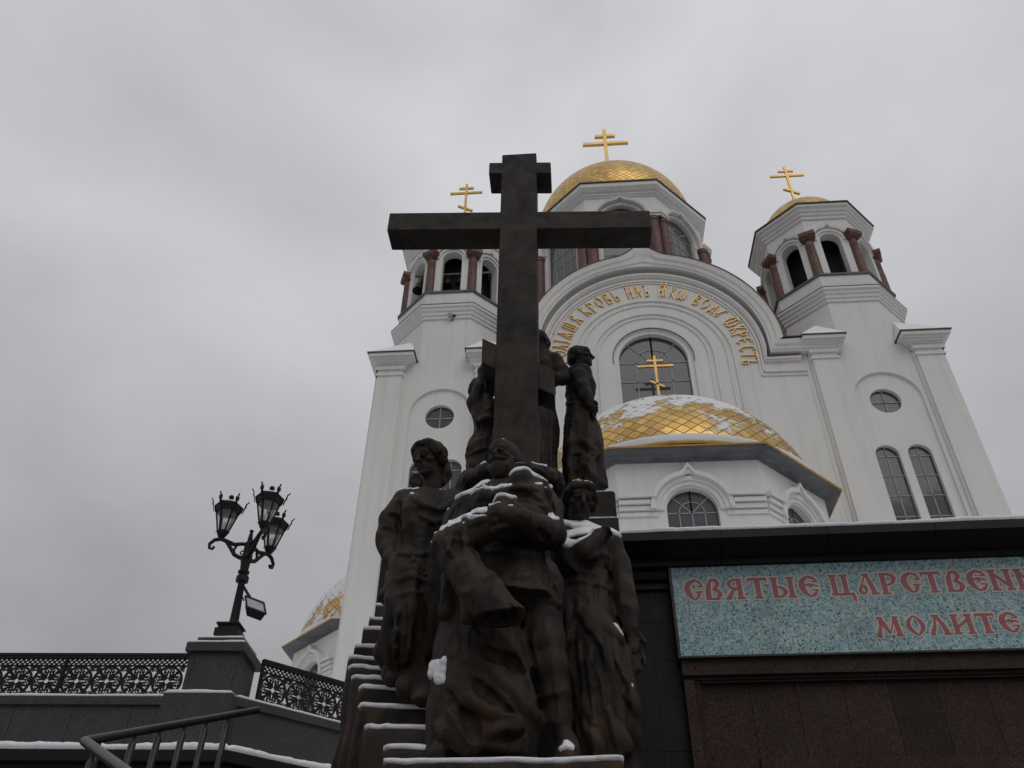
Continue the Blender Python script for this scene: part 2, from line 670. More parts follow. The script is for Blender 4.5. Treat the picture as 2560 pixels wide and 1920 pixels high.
def ortho_cross(parent, x, y, z0, z1, name='dome_cross', w=None, span=0.25):
    """three-barred cross with slanted foot rest, standing from z0 to z1"""
    h = z1 - z0
    w = w or h * 0.055
    mb = MB()
    mb.box(x - w / 2, x + w / 2, y - w / 2, y + w / 2, z0, z1)
    e = w * 0.46
    mb.box(x - h * span * 0.45, x + h * span * 0.45, y - e, y + e, z0 + 0.88 * h - w / 2, z0 + 0.88 * h + w / 2)
    mb.box(x - h * span, x + h * span, y - e, y + e, z0 + 0.745 * h - w / 2, z0 + 0.745 * h + w / 2)
    mb.bar((x - h * 0.13, y, z0 + 0.375 * h), (x + h * 0.13, y, z0 + 0.225 * h), w * 0.93, w, (0, -1, 0))
    mb.lathe((x, y, z0 - h * 0.05), [(w * 1.6, 0), (w * 1.9, h * 0.03), (w * 1.2, h * 0.06)], 12)
    return mb.build(name, GOLD, parent)


def dome(parent, x, y, zc, r, mat, name='dome', base=0.0, start=0):
    mb = MB()
    prof = [(r * math.cos(rad(a)), r * math.sin(rad(a))) for a in range(start, 90, 3)] + [(0.02, r)]
    if base:
        prof = [(r, -base)] + prof
    mb.lathe((x, y, zc), prof, 72)
    return mb.build(name, mat, parent, 40, loc=(x, y, zc))


# ---- main body: facade skin with the niches of both towers
facade = MB()
TH = 3.27                                     # half width of a tower
WB = ZB + 0.0
for s in (-1, 1):
    cx = s * TOX
    # panel between pilasters with a blind arch
    u0, u1 = cx - TH, cx + TH
    bc = cx + s * 0.15 if s > 0 else cx + 0.05
    facade.holed([(u0, WB), (u1, WB), (u1, 29.0), (u0, 29.0)], [arch_poly(bc, 25.75, 1.55, 9.0)], F0, 0.0, 0.13)
    # plate at the back of the blind arch with three openings
    wx = cx
    holes = [circle_poly(wx, 25.65, 0.71), arch_poly(wx - 0.71, 22.62, 0.52, 15.0), arch_poly(wx + 0.71, 22.62, 0.52, 15.0)]
    facade.holed([(u0 + 0.4, 8.0), (u1 - 0.4, 8.0), (u1 - 0.4, 28.2), (u0 + 0.4, 28.2)], holes, F0, -0.13, 0.22)
    # pilasters: corner and inner, with their stepped inner strips
    for a, b in ((TH - 1.27, TH + 0.02), (-TH + 0.32, -TH + 1.55)):
        a, b = sorted((cx + s * a, cx + s * b))
        facade.box(a, b, 0.002, 0.26, WB, 28.62, F0)
        facade.box(a - 0.10, b + 0.10, 0.002, 0.12, WB, 28.5, F0)
    # side wall of the corner tower
    facade.box(u0 + 0.02, u1 - 0.02, -6.4, -0.4, WB, 29.0, F0)
    for a, b in ((u0, u0 + 1.27), (u1 - 1.27, u1)):
        pass
    # outer flank pilaster seen edge on
    xs_ = (u1, u1 + 0.02) if s > 0 else (u0 - 0.02, u0)
    facade.box(xs_[0], xs_[1], -1.4, 0.0, WB, 28.62, F0)
    # capital mouldings on every pilaster
    for a, b in ((TH - 1.27, TH + 0.02), (-TH + 0.32, -TH + 1.55)):
        a, b = sorted((cx + s * a, cx + s * b))
        for k, (g, z0, z1) in enumerate(((0.07, 28.05, 28.15), (0.10, 28.42, 28.62))):
            facade.box(a - g, b + g, 0.004, 0.26 + g, z0, z1, F0)
        if a < u0 + 0.1 or b > u1 - 0.1:
            fx = u1 if s > 0 else u0
            for g, z0, z1 in ((0.09, 28.05, 28.17), (0.17, 28.42, 28.62)):
                facade.box(min(fx, fx + s * g), max(fx, fx + s * g), -1.5, 0.3, z0, z1, F0)
# central wall: tympanum set back between the towers
zc = 28.75
c_hole = arch_poly(0.04, zc, 1.98, 20.5, 36)
facade.holed([(-7.4, WB), (7.4, WB), (7.4, 29.2)] + [(q[0], q[1]) for q in arc(0, 29.3, 5.9, 0, 180, 40)] + [(-7.4, 29.2)], [c_hole], F0, -0.02, 0.10)
facade.holed([(-3.2, 19.5), (3.2, 19.5), (3.2, 31.6), (-3.2, 31.6)], [arch_poly(0.04, zc, 1.72, 21.0, 36)], F0, -0.12, 0.30)
facade.box(-7.6, 7.6, -8, -0.6, WB, 29.0, F0)


def lring(mb, R, w, d, d0=-0.02, zl=20.0):
    """thin concentric band round the window"""
    p = arch_path(0.04, zc, R, zl, 40)
    mb.sweep(p, [(0, d0 - 0.01), (0, d), (w, d), (w, d0 - 0.01)], F0)


lring(facade, 2.72, 0.07, 0.045)
lring(facade, 2.98, 0.09, 0.065)
# outer pair: turns into a level ledge near the springing
for R, w, d in ((3.62, 0.07, 0.045), (3.93, 0.09, 0.065)):
    lring(facade, R, w, d)
# broad archivolt frame for the lettering: thin inner line, then stepped arches that return level at the springing
for R, w, d, zr in ((5.12, 0.06, 0.045, 27.35), (5.27, 0.08, 0.07, 27.60)):
    p = arc(0.0, 28.9, R, n=44)
    p = [(-7.35, zr, 0, -1), (-R, zr, -0.7, -0.7)] + p + [(R, zr, 0.7, -0.7), (7.35, zr, 0, -1)]
    facade.sweep(p, [(0, -0.03), (0, d), (w, d), (w, -0.03)], F0)
main_wall = facade.build('facade_wall', PLASTER, church)

# ---- the great ogee gable (zakomara)
zk = MB()


def gable(R, prof, zl, ret, cusp=0.0, cz=29.3):
    """profile swept over the arch and out along a level return to u = +-ret"""
    p = arc(0, cz, R, n=120, cusp=cusp)
    path = [(-ret, zl, 0, 1), (-R - 0.0, zl, -0.6, 0.8)] + p[0:] + [(R, zl, 0.6, 0.8), (ret, zl, 0, 1)]
    if cusp and len(prof) > 6:
        # the ogee tip grows towards the outer edge of the moulding
        q = arc(0, cz, R, n=120)
        top = max(d for d, _ in prof)
        o, k = len(zk.v), len(prof)
        zk.sweep(path, prof, F0)
        for i in range(len(q)):
            lift = (p[i][0] - q[i][0], p[i][1] - q[i][1])
            for j, (dr, d) in enumerate(prof):
                x, y, z = zk.v[o + (i + 2) * k + j]
                f = 1 - dr / top
                zk.v[o + (i + 2) * k + j] = (x - lift[0] * f, y, z - lift[1] * f)
        return
    zk.sweep(path, prof, F0)


# inner stepped archivolt
gable(5.42, [(0, -0.05), (0, 0.12), (0.08, 0.12), (0.08, 0.18), (0.20, 0.21), (0.20, -0.05)], 28.18, 7.2, 0.0, 29.05)
# outer archivolt, deeper, with cavetto
gable(5.74, [(0, -0.05), (0, 0.34), (0.10, 0.34), (0.14, 0.42), (0.34, 0.46), (0.40, 0.54), (0.68, 0.62), (0.68, -0.05)], 28.56, 9.2, 0.86)
gable_obj = zk.build('ogee_gable', PLASTER, church, 30)
fl = MB()
_zk = zk
zk = fl
gable(6.425, [(0, -0.6), (0, 0.65), (0.045, 0.66), (0.06, -0.6)], 29.245, 9.22, 0.88)
gable(5.623, [(0, 0.0), (0, 0.225), (0.035, 0.23), (0.035, 0.0)], 28.383, 7.23, 0.0, 29.05)
fl.build('gable_flashing', COPPER, church, 30)
rf = MB()
rf.sweep([(q[0], q[1], q[2], q[3]) for q in arc(0, 29.3, 6.34, n=40)], [(0, -0.3), (0.06, -0.3), (0.06, -7.5), (0, -7.5)], F0)
rf.build('vault_roof', COPPER, church, 30)

# ---- little corner roofs on the tower pilasters
for s in (-1, 1):
    cx = s * TOX
    for inner in (False, True):
        if inner:
            a, b = cx - s * (TH - 0.3), cx - s * (TH - 0.3) + s * 2.15
            a, b = (cx - TH - 0.1, cx - TH + 2.1) if s > 0 else (cx + TH - 2.1, cx + TH + 0.1)
        else:
            a, b = (cx + TH - 1.9, cx + TH + 0.55) if s > 0 else (cx - TH - 0.55, cx - TH + 1.9)
        cap = MB()
        for g, z0, z1 in ((0.50, 28.62, 28.72), (0.42, 28.72, 28.82), (0.30, 28.82, 28.92), (0.19, 28.92, 29.02), (0.07, 29.02, 29.20)):
            cap.box(a + g, b - g, -1.75 + g, 0.82 - g, z0, z1, F0)
        c = cap.build('cornice_cap', PLASTER, church)
        r_ = MB()
        ax = (a + b) / 2
        r_.box(a, b, -1.8, 0.82, 29.202, 29.25, F0)
        r_.build('cap_flashing', COPPER, church)
        q = MB()
        pk = cx + (TH - 1.3) * (1 if b > cx else -1)
        q.add([F0(a + 0.01, 0.80, 29.252), F0(b - 0.01, 0.80, 29.252), F0(b - 0.01, -1.8, 29.252), F0(a + 0.01, -1.8, 29.252), F0(pk, -0.75, 31.15)],
              [(0, 1, 4), (1, 2, 4), (2, 3, 4), (3, 0, 4)])
        so = q.build('snowy_corner_roof', SNOW, church)

# ---- tower windows
for s in (-1, 1):
    cx = s * TOX
    w = MB()
    p = circle_poly(cx, 25.65, 0.75)
    w.add([F0(u, -0.33, z) for u, z in p], [tuple(range(len(p)))], 0)
    for a, b in (((-.72, 0), (.72, 0)), ((0, -.72), (0, .72))):
        hw = 0.03
        w.box(cx + min(a[0], b[0]) - hw * (a[0] == 0), cx + max(a[0], b[0]) + hw * (a[0] == 0), -0.32, -0.29,
              25.65 + min(a[1], b[1]) - hw * (a[1] == 0), 25.65 + max(a[1], b[1]) + hw * (a[1] == 0), F0, 1)
    w.build('round_window', [GLASS, MUNTIN], church)
    for k in (-1, 1):
        window(church, F0, cx + k * 0.71, 22.62, 0.52, 15.0, -0.33, (0,), [22.62 - 1.02 * i for i in range(8)], t=0.028, name='arched_window')
window(church, F0, 0.04, zc, 1.72, 20.9, -0.40, (-0.86, 0, 0.86), [zc - 1.22 * i for i in range(7)], 4, 0.86, t=0.04, name='arched_window')
rim = MB()
p = arc(0.04, zc, 2.0, 188, -8, 40)
rim.sweep(p, [(0.0, -0.1), (0, 0.03), (0.035, 0.03), (0.035, -0.1)], F0)
rim.build('window_flashing', COPPER, church, 30)

# ---- gold lettering on the arch: strokes in a unit cell (x 0..w, y 0..1)
A_ = {}
A_['п'] = [[(.1, 0), (.1, .95)], [(.5, 0), (.5, .95)], [(0, .95), (.6, .95)]]
A_['р'] = [[(.1, -.1), (.1, 1)], [(.1, .95), (.45, .8), (.42, .55), (.1, .45)]]
A_['о'] = [[(.35, 0), (.08, .3), (.08, .7), (.35, 1), (.62, .7), (.62, .3), (.35, 0)]]
A_['л'] = [[(0, .05), (.12, .1), (.3, .9)], [(.3, .95), (.5, 0)], [(.15, .98), (.45, .98)]]
A_['і'] = [[(.15, 0), (.15, 1)], [(.02, 1), (.28, 1)], [(.02, 0), (.28, 0)]]
A_['а'] = [[(0, 0), (.3, .95)], [(.3, .98), (.55, 0)], [(.2, .95), (.42, .95)], [(.2, .35), (.28, .1)], [(.3, .5), (.32, .0)]]
A_['ш'] = [[(.08, 0), (.08, 1)], [(.36, 0), (.36, 1)], [(.64, 0), (.64, 1)], [(0, .04), (.72, .04)]]
A_['я'] = [[(.05, 0), (.2, .45), (.1, .8), (.3, 1), (.42, .8)], [(.3, .55), (.5, 0)], [(.2, .5), (.45, .45)]]
A_['к'] = [[(.08, 0), (.08, 1)], [(.08, .5), (.45, 1)], [(.12, .5), (.5, 0)], [(0, 1), (.2, 1)]]
A_['в'] = [[(.1, 0), (.1, 1)], [(.1, 1), (.45, .85), (.2, .55)], [(.15, .5), (.5, .3), (.45, .05), (.1, 0)]]
A_['ь'] = [[(.08, 1), (.15, .9), (.15, 0)], [(.15, .0), (.5, .05), (.45, .4), (.15, .45)]]
A_['и'] = [[(.1, 0), (.1, 1)], [(.5, 0), (.5, 1)], [(.1, .3), (.5, .65)], [(0, 1), (.2, 1)], [(.4, 0), (.6, 0)]]
A_['х'] = [[(.05, 1), (.5, 0)], [(.5, 1), (.05, 0)], [(.05, .5), (.5, .5)]]
A_['ъ'] = [[(0, .95), (.15, 1), (.25, .9), (.25, 0)], [(.25, 0), (.55, .05), (.52, .38), (.25, .42)]]
A_['ꙗ'] = [[(.05, 0), (.05, 1)], [(.05, .5), (.4, .5)], [(.3, 0), (.45, .95)], [(.45, .95), (.65, 0)], [(.45, .4), (.45, 0)], [(0, 1), (.6, 1)]]
A_['ѡ'] = [[(.2, .95), (.05, .6), (.1, .15), (.25, .02), (.4, .2), (.45, .6)], [(.42, .2), (.58, .02), (.78, .2), (.85, .6), (.7, .95)]]
A_['д'] = [[(.05, .15), (.55, .15)], [(.08, -.1), (.08, .15)], [(.52, -.1), (.52, .15)], [(.15, .15), (.35, .9)], [(.35, .95), (.45, .15)]]
A_['у'] = [[(.3, 0), (.1, .12), (.2, .35), (.42, .25), (.3, 0)], [(.25, .35), (.55, .95)], [(.35, .4), (.1, .8)], [(.55, .95), (.7, .9)]]
A_['ѿ'] = A_['ѡ'] + [[(.3, 1.0), (.7, 1.0)], [(.45, .6), (.45, 1.0)]]
A_['е'] = [[(.5, .85), (.3, 1), (.1, .75), (.08, .3), (.3, 0), (.5, .15)], [(.1, .52), (.4, .52)]]
A_['с'] = [[(.5, .8), (.3, 1), (.1, .75), (.08, .3), (.3, 0), (.5, .2)]]
A_['т'] = [[(.3, 0), (.3, .95)], [(0, .85), (.05, .97), (.55, .97), (.6, .85)]]


def ribbon(mb, pts, w, fr2, d0, d1):
    """stroke with thickness w in a local (x, y) plane; fr2(x, d, y) gives the point"""
    P = [Vector((a, b)) for a, b in pts]
    L, R_ = [], []
    closed = (P[0] - P[-1]).length < 1e-6
    for i, p in enumerate(P):
        if closed:
            d = (P[(i + 1) % (len(P) - 1)] - P[i - 1 if i else -2])
        else:
            d = P[min(i + 1, len(P) - 1)] - P[max(i - 1, 0)]
        d.normalize()
        n = Vector((-d.y, d.x)) * (w / 2 if not isinstance(w, (list, tuple)) else w[i] / 2)
        L.append(p + n)
        R_.append(p - n)
    poly = L + R_[::-1]
    n = len(P)
    vs = [fr2(q.x, d0, q.y) for q in poly] + [fr2(q.x, d1, q.y) for q in poly]
    m = len(poly)
    fs = []
    for i in range(n - 1):
        fs.append((m + i, m + i + 1, m + m - 2 - i, m + m - 1 - i))
    fs += [(i, (i + 1) % m, (i + 1) % m + m, i + m) for i in range(m)]
    mb.add(vs, fs)


INS = [('п', -174.2), ('р', -179.6), ('о', 174.0), ('л', 168.6), ('і', 163.6), ('а', 157.8), ('ш', 150.4), ('я', 143.0),
       ('к', 133.6), ('р', 128.2), ('о', 122.0), ('в', 115.6), ('ь', 110.2), ('и', 100.2), ('х', 94.6), ('ъ', 89.6),
       ('ꙗ', 78.6), ('к', 72.3), ('ѡ', 66.2), ('в', 55.6), ('о', 49.6), ('д', 43.0), ('у', 37.4), ('ѿ', 27.6), ('к', 20.9),
       ('р', 16.2), ('е', 10.9), ('с', 4.4), ('т', -1.2), ('ъ', -6.2)]
k_ = 0
words = [8, 13, 16, 19, 23, 30]
MARKS = {0: [(158.6, 0)], 1: [(122.8, 0)], 2: [(101.4, 1)], 3: [(78.6, 1)], 4: [(49.0, 0)], 5: [(26.4, 1)]}


def ring_fr(ang, x0, R0, S_, H_):
    ca, sa = math.cos(rad(ang)), math.sin(rad(ang))
    return lambda x, d, y: F0(0.02 + (R0 + y * H_) * ca + (x - x0) * S_ * sa, d, zc + (R0 + y * H_) * sa - (x - x0) * S_ * ca)


for wi, end in enumerate(words):
    ins = MB()
    for ch, ang in INS[words[wi - 1] if wi else 0:end]:
        ang = ang + 360 if ang < -90 else ang
        g = A_[ch]
        wmax = max(x for s_ in g for x, y in s_)
        for s_ in g:
            k_ += 1
            ribbon(ins, s_, 0.064, ring_fr(ang, wmax / 2, 4.32, 0.59, 0.80), -0.03, 0.06 + 0.002 * (k_ % 5))
    for ang, kind in MARKS[wi]:                # titlo marks and accents
        for s_ in ([[(0, 0), (.12, .2)]] if kind == 0 else [[(-.2, 0), (-.12, .12), (0, .02)], [(.1, .14), (.2, .02)]]):
            ribbon(ins, s_, 0.05, ring_fr(ang, 0, 5.24, 1.0, 1.0), -0.03, 0.05)
    ins.build('gold_lettering', GOLD, church)

# ---- bell towers


def octagon_frames(x, y, a):
    for k in range(8):
        an = k * math.pi / 4
        yield k, frame(x + a * math.sin(an), y - a * math.cos(an), an)


for s in (-1, 1):
    tx = XC + s * TOX
    body = MB()
    # plain lower octagon, ledge and parapet band
    body.octa((tx, TOY), [(3.08, 28.3), (3.08, 32.05), (3.16, 32.05), (3.16, 32.22), (3.24, 32.27), (3.24, 32.42), (3.33, 32.50), (3.33, 32.66), (3.43, 32.72), (3.43, 32.86), (3.12, 32.9), (3.12, 33.98), (2.4, 34.0)])
    A = 2.92
    hw = A * math.tan(math.pi / 8)
    for k, fr in octagon_frames(tx, TOY, A):
        body.holed([(-hw, 33.95), (hw, 33.95), (hw, 39.0), (-hw, 39.0)], [arch_poly(0, 36.98, 0.56, 33.96)], fr, 0.0, 0.52)
        # stepped archivolt with ogee tip
        body.sweep(arc(0, 36.98, 0.72, n=20), [(0, -0.01), (0, 0.09), (0.12, 0.09), (0.12, -0.01)], fr)
        body.sweep(arc(0, 36.98, 0.93, n=28, cusp=0.22), [(0, -0.01), (0, 0.17), (0.17, 0.20), (0.17, -0.01)], fr)
        for q in (-1, 1):
            body.box(*sorted((q * 0.94, q * hw)), -0.01, 0.19, 36.96, 37.24, fr)
    body.octa((tx, TOY), [(2.94, 38.72), (3.02, 38.74), (3.02, 38.92), (3.12, 38.97), (3.12, 39.12), (3.24, 39.2), (3.24, 39.36), (3.38, 39.44), (3.38, 39.60), (2.5, 39.62)])
    tower = body.build('bell_tower', PLASTER, church)
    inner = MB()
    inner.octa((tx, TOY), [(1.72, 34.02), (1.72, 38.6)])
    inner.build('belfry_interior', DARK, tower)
    fl = MB()
    fl.octa((tx, TOY), [(2.6, 39.622), (3.44, 39.622), (3.46, 39.70), (2.5, 39.78)])
    fl.build('eave_flashing', COPPER, tower)
    fl = MB()
    fl.octa((tx, TOY), [(3.1, 32.902), (3.45, 32.865), (3.45, 32.90), (3.1, 32.96)])
    fl.build('ledge_flashing', COPPER, tower)
    sl = MB()
    sl.octa((tx, TOY), [(2.5, 33.995), (3.2, 33.985), (3.22, 34.10), (2.5, 34.14)])
    sl.build('belfry_sill', BLUE_STONE, tower)
    for k in range(8):
        an = rad(22.5 + 45 * k)
        rr = 3.08
        c = (tx + rr * math.sin(an), TOY - rr * math.cos(an))
        cm = MB()
        cm.lathe((c[0], c[1], 0), [(0.34, 34.1), (0.34, 34.22), (0.265, 34.28), (0.262, 35.55), (0.272, 35.56), (0.272, 35.585), (0.258, 35.6), (0.25, 36.5), (0.26, 36.52), (0.26, 36.545), (0.247, 36.56), (0.24, 36.86), (0.27, 36.88), (0.27, 36.93), (0.33, 36.98)], 18)
        cf = frame(c[0], c[1], an)
        cm.add([cf(u * 0.31, d * 0.31, 36.96) for u, d in ((-1, -1), (1, -1), (1, 1), (-1, 1))] + [cf(u * 0.44, d * 0.44, 37.16) for u, d in ((-1, -1), (1, -1), (1, 1), (-1, 1))],
               [(0, 1, 5, 4), (1, 2, 6, 5), (2, 3, 7, 6), (3, 0, 4, 7), (0, 1, 2, 3)])
        cm.box(-0.44, 0.44, -0.44, 0.44, 37.162, 37.42, cf)
        cm.build('column', RED_GRANITE, tower, 35)
    dome(tower, tx, TOY, 40.3, 2.6, GOLD_CLEAN, base=0.66)
    ortho_cross(tower, tx, TOY, 43.9, 47.5, w=0.15, span=0.30)
    st_ = MB()
    st_.lathe((tx, TOY, 0), [(0.22, 42.8), (0.14, 43.2), (0.09, 43.95)], 10)
    st_.build('cross_stem', GOLD, tower)

# bells in the left belfry
ltx = XC - TOX
bells = [(ltx - 0.28, TOY - 2.35, 35.35, 0.27), (ltx + 0.36, TOY - 2.35, 35.45, 0.21), (ltx - 1.95, TOY - 2.2, 35.2, 0.36)]
for (bx, by, bz, br), lb in zip(bells, ('larger dark bell hanging in the front opening of the left belfry',
                                       'smaller dark bell hanging in the front opening of the left belfry',
                                       'dark bell hanging in the side opening of the left belfry')):
    b = thing('bell', lb, 'bell', (bx, by, bz), 'bells in the left belfry')
    m = MB()
    m.lathe((bx, by, bz), [(br, 0), (br * 0.97, br * 0.1), (br * 0.72, br * 0.5), (br * 0.58, br * 1.2), (br * 0.45, br * 1.55), (0.04, br * 1.7)], 20)
    m.build('bell_body', IRON, b, 40)
    m = MB()
    m.tube([(bx, by, bz + br * 1.65), (bx, by, 36.25)], 0.03, 6)
    m.tube([(bx, by, bz + br * 1.5), (bx, by, bz - br * 0.1)], 0.02, 6)
    m.build('hanger', IRON, b)
bm = MB()
bm.box(ltx - 2.2, ltx + 2.2, TOY - 2.4, TOY - 2.3, 36.2, 36.32)
bm.build('bell_beam', COPPER, church)

# spotlight on the left tower ledge
sp = at_y(960 + 685 / 4.1476, 600 + 790 / 4.1476, 31.85)
spot = thing('spotlight', 'small round spotlight on a bracket on the left tower ledge', 'spotlight', tuple(sp))
m = MB()
m.tube([(sp[0], sp[1] + 0.15, sp[2] + 0.05), (sp[0], sp[1] - 0.10, sp[2])], [0.05, 0.14], 14)
m.build('lamp_head', MUNTIN, spot)
m = MB()
m.tube([(sp[0] + .02, sp[1] + 0.2, sp[2] - 0.25), (sp[0] + .17, sp[1] + 0.05, sp[2] - 0.1), (sp[0] + .17, sp[1] + 0.02, sp[2] + 0.1), (sp[0] - 0.12, sp[1] + 0.2, sp[2] + 0.28)], 0.022, 6)
m.tube([(sp[0] + .12, sp[1], sp[2] + .02), (sp[0] + .32, sp[1] + 0.02, sp[2] + 0.02)], 0.045, 8)
m.build('bracket', IRON, spot)

# ---- central drum
A = 6.15
hw = A * math.tan(math.pi / 8)
dr = MB()
for k, fr in octagon_frames(XC, YD, A):
    dr.holed([(-hw, 36.0), (hw, 36.0), (hw, 51.0), (-hw, 51.0)], [arch_poly(0, 48.0, 1.46, 38.0)], fr, 0.0, 0.30)
    dr.sweep(arch_path(0, 48.0, 1.52, 47.65, 24), [(0, -0.01), (0, 0.10), (0.14, 0.10), (0.14, -0.01)], fr)
    dr.sweep(arch_path(0, 48.0, 1.78, 47.65, 32, 0.30), [(0, -0.01), (0, 0.36), (0.16, 0.42), (0.19, 0.42), (0.19, -0.01)], fr)
    for q in (-1, 1):
        dr.box(*sorted((q * 1.98, q * (hw + 0.2))), -0.01, 0.52, 47.67, 47.9, fr)
        dr.box(*sorted((q * 1.98, q * (hw + 0.24))), -0.01, 0.60, 47.9, 48.12, fr)
dr.octa((XC, YD), [(6.17, 50.42), (6.25, 50.44), (6.25, 50.56), (6.36, 50.6), (6.36, 50.76), (6.5, 50.82), (6.72, 51.1), (6.72, 51.48), (6.0, 51.5)])
drum = dr.build('drum', PLASTER, church)
fl = MB()
fl.octa((XC, YD), [(6.0, 51.502), (6.80, 51.502), (6.82, 51.60), (6.0, 51.75)])
fl.build('eave_flashing', COPPER, drum)
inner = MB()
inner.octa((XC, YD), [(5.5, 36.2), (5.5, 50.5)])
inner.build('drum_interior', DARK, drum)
for k, fr in octagon_frames(XC, YD, A):
    if k in (3, 4, 5):
        continue
    window(drum, fr, 0, 48.0, 1.46, 38.0, -0.25, (-0.73, 0, 0.73), [48.0 - 1.15 * i for i in range(8)], 4, 0.73, t=0.035, name='drum_window')
    for q in (-1, 1):
        cm = MB()
        c = fr(q * 2.2, 0.12, 0)
        cm.lathe((c[0], c[1], 0), [(0.42, 38.5), (0.40, 47.25), (0.47, 47.33), (0.47, 47.45), (0.42, 47.5), (0.45, 47.67)], 20)
        cm.build('column', RED_GRANITE, drum, 40)
dome(drum, XC, YD, 52.6, 6.35, GOLD_CLEAN, base=1.0)
ortho_cross(drum, XC, YD, 59.6, 67.9, w=0.30, span=0.245)
st_ = MB()
st_.lathe((XC, YD, 0), [(0.5, 58.8), (0.3, 59.1), (0.17, 59.65)], 10)
st_.build('cross_stem', GOLD, drum)


# ---- low apse in front of the facade, and the same at the church's left flank
def apse(ax, ay, ap, mat_dome, faces, zs=19.2, rs=6.0, wall_in=0.72, dy=0.0, up=0.0, side=0.0):
    """eight sided apse: ap apothem of the cornice"""
    A = ap - wall_in
    hw = A * math.tan(math.pi / 8)
    mb = MB()
    for k, fr in octagon_frames(ax, ay, A):
        if k not in faces:
            continue
        zw = zs - 2.32
        cut_ = side * math.sqrt(2)
        u0, u1 = (-hw, hw - cut_) if k == 1 else ((-hw + cut_, hw) if k == 7 else (-hw, hw))
        um = (u0 + u1) / 2
        mb.holed([(u0, ZB), (u1, ZB), (u1, zs - 0.1), (u0, zs - 0.1)], [arch_poly(um, zw, 0.92, 13.0)], fr, 0.0, 0.30)
        for R, d in ((1.0, 0.07), (1.17, 0.14), (1.34, 0.22)):
            # stepped bands that spring from level string courses
            zl = zw + 0.35 - (1.0 - R) * 0.0 - (R - 1.0) * 0.0
            p = arc(um, zw, R, n=28, cusp=0.12 if R > 1.3 else 0.03)
            mb.sweep(p, [(0, -0.01), (0, d), (0.165, d + 0.015), (0.165, -0.01)], fr)
        for R, d, zl in ((1.51, 0.30, zw + 0.60),):
            p = [q for q in arc(um, zw, R, n=40, cusp=0.34) if q[1] > zl]
            path = [(u0, zl, 0, 1), (p[0][0], zl, -0.4, 0.9)] + p + [(p[-1][0], zl, 0.4, 0.9), (u1, zl, 0, 1)]
            mb.sweep(path, [(-0.17, -0.01), (-0.17, d), (0.0, d + 0.02), (0.02, -0.01)], fr)
        for q in (-1, 1):
            for i, (d, z0, z1) in enumerate(((0.22, zw + 0.20, zw + 0.36), (0.13, zw - 0.02, zw + 0.16), (0.06, zw - 0.24, zw - 0.08))):
                mb.box(*sorted((um + q * (1.5 - 0.14 * i), u1 if q > 0 else u0)), -0.01, d, z0, z1, fr)
    body = mb.build('apse', PLASTER, church)
    cn = MB()
    off = [0, 0, -side, -side, 0, -side, -side, 0]
    cn.octa2((ax, ay), [(A + 0.02, zs - 0.27), (A + 0.10, zs - 0.26), (A + 0.13, zs - 0.19), (A + 0.30, zs - 0.16), (A + 0.35, zs - 0.09), (ap - 0.10, zs - 0.07), (ap - 0.07, zs - 0.005), (A - 1, zs)], off)
    cn.build('apse_cornice', BLUE_STONE, body)
    ev = MB()
    ev.octa2((ax, ay), [(A - 1, zs + 0.002), (ap - 0.02, zs + 0.002), (ap, zs + 0.06), (ap - 0.9, zs + 0.2)], off)
    ev.build('gilded_eave', [GOLD], body)
    for k, fr in octagon_frames(ax, ay, A):
        if k in faces:
            window(body, fr, 0 if k not in (1, 7) else (-side if k == 1 else side) * math.sqrt(0.5), zs - 2.32, 0.92, 13.0, -0.26, (-0.46, 0, 0.46), [zs - 2.32 - 0.85 * i for i in range(4)], 4, 0.46, t=0.022, name='arched_window')
    sn = MB()
    sn.lathe((ax, ay + dy, zs + 0.22), [(rs - 0.1, 0.0), (rs + 0.03, 0.06), (rs + 0.07, 0.2), (rs + 0.05, 0.34), (rs - 0.2, 0.36)], 72)
    sk = MB()
    sk.lathe((ax, ay + dy, zs), [(rs + 0.05, 0.12), (rs + 0.08, 0.2), (rs + 0.02, 0.3), (rs - 0.3, 0.34)], 72)
    sk.build('dome_skirt', GOLD, body, 40)
    sn.build('snow', SNOW, body, 40)
    dome(body, ax, ay + dy, zs - 0.62 + up, rs, mat_dome, start=8 if not up else 2)
    return body


apse_front = apse(XC, 32.95, 7.1, GOLD_SNOWY, (0, 1, 7), rs=6.3, dy=-0.75, side=0.60)
ortho_cross(apse_front, XC, 31.5, 25.9, 28.42, w=0.115, span=0.345)
st_ = MB()
st_.lathe((XC, 31.5, 0), [(0.2, 24.4), (0.12, 24.9), (0.062, 25.95)], 10)
st_.build('cross_stem', GOLD, apse_front)
apse(-10.2, 47.4, 6.45, GOLD_FROSTED, (0, 1, 2, 6, 7), rs=6.15, wall_in=0.7, up=0.55)
# nave behind, carries the drum and meets the flank apse
nv = MB()
nv.box(-9.3, 18.0, 38.6, 60, ZB, 26.5)
nv.box(-6.0, 14.8, 38.0, 58, 26.5, 36.5)
nv.build('nave', PLASTER, church)

# ------------------------------------------------------------------ ground and terrace
g = MB()
g.add([(-1500, -1500, 0), (1500, -1500, 0), (1500, 1500, 0), (-1500, 1500, 0)], [(0, 1, 2, 3)])
GROUND = mat_simple('slushy_paving', (0.09, 0.09, 0.095), (0.30, 0.305, 0.315), 0.25, 0.7, 0, 0.2, 0.02, lo=0.4, hi=0.6)
tag(g.build('ground', GROUND), 'ground with thin slushy snow around the monument', kind='structure')

# ------------------------------------------------------------------ terrace front wall on the right, with the banner
WA = rad(-1.15)
WO = (1.0, 9.0)
FW = frame(WO[0], WO[1], WA)
WU = np.array([math.cos(WA), math.sin(WA), 0.0])
WN = np.array([math.sin(WA), -math.cos(WA), 0.0])


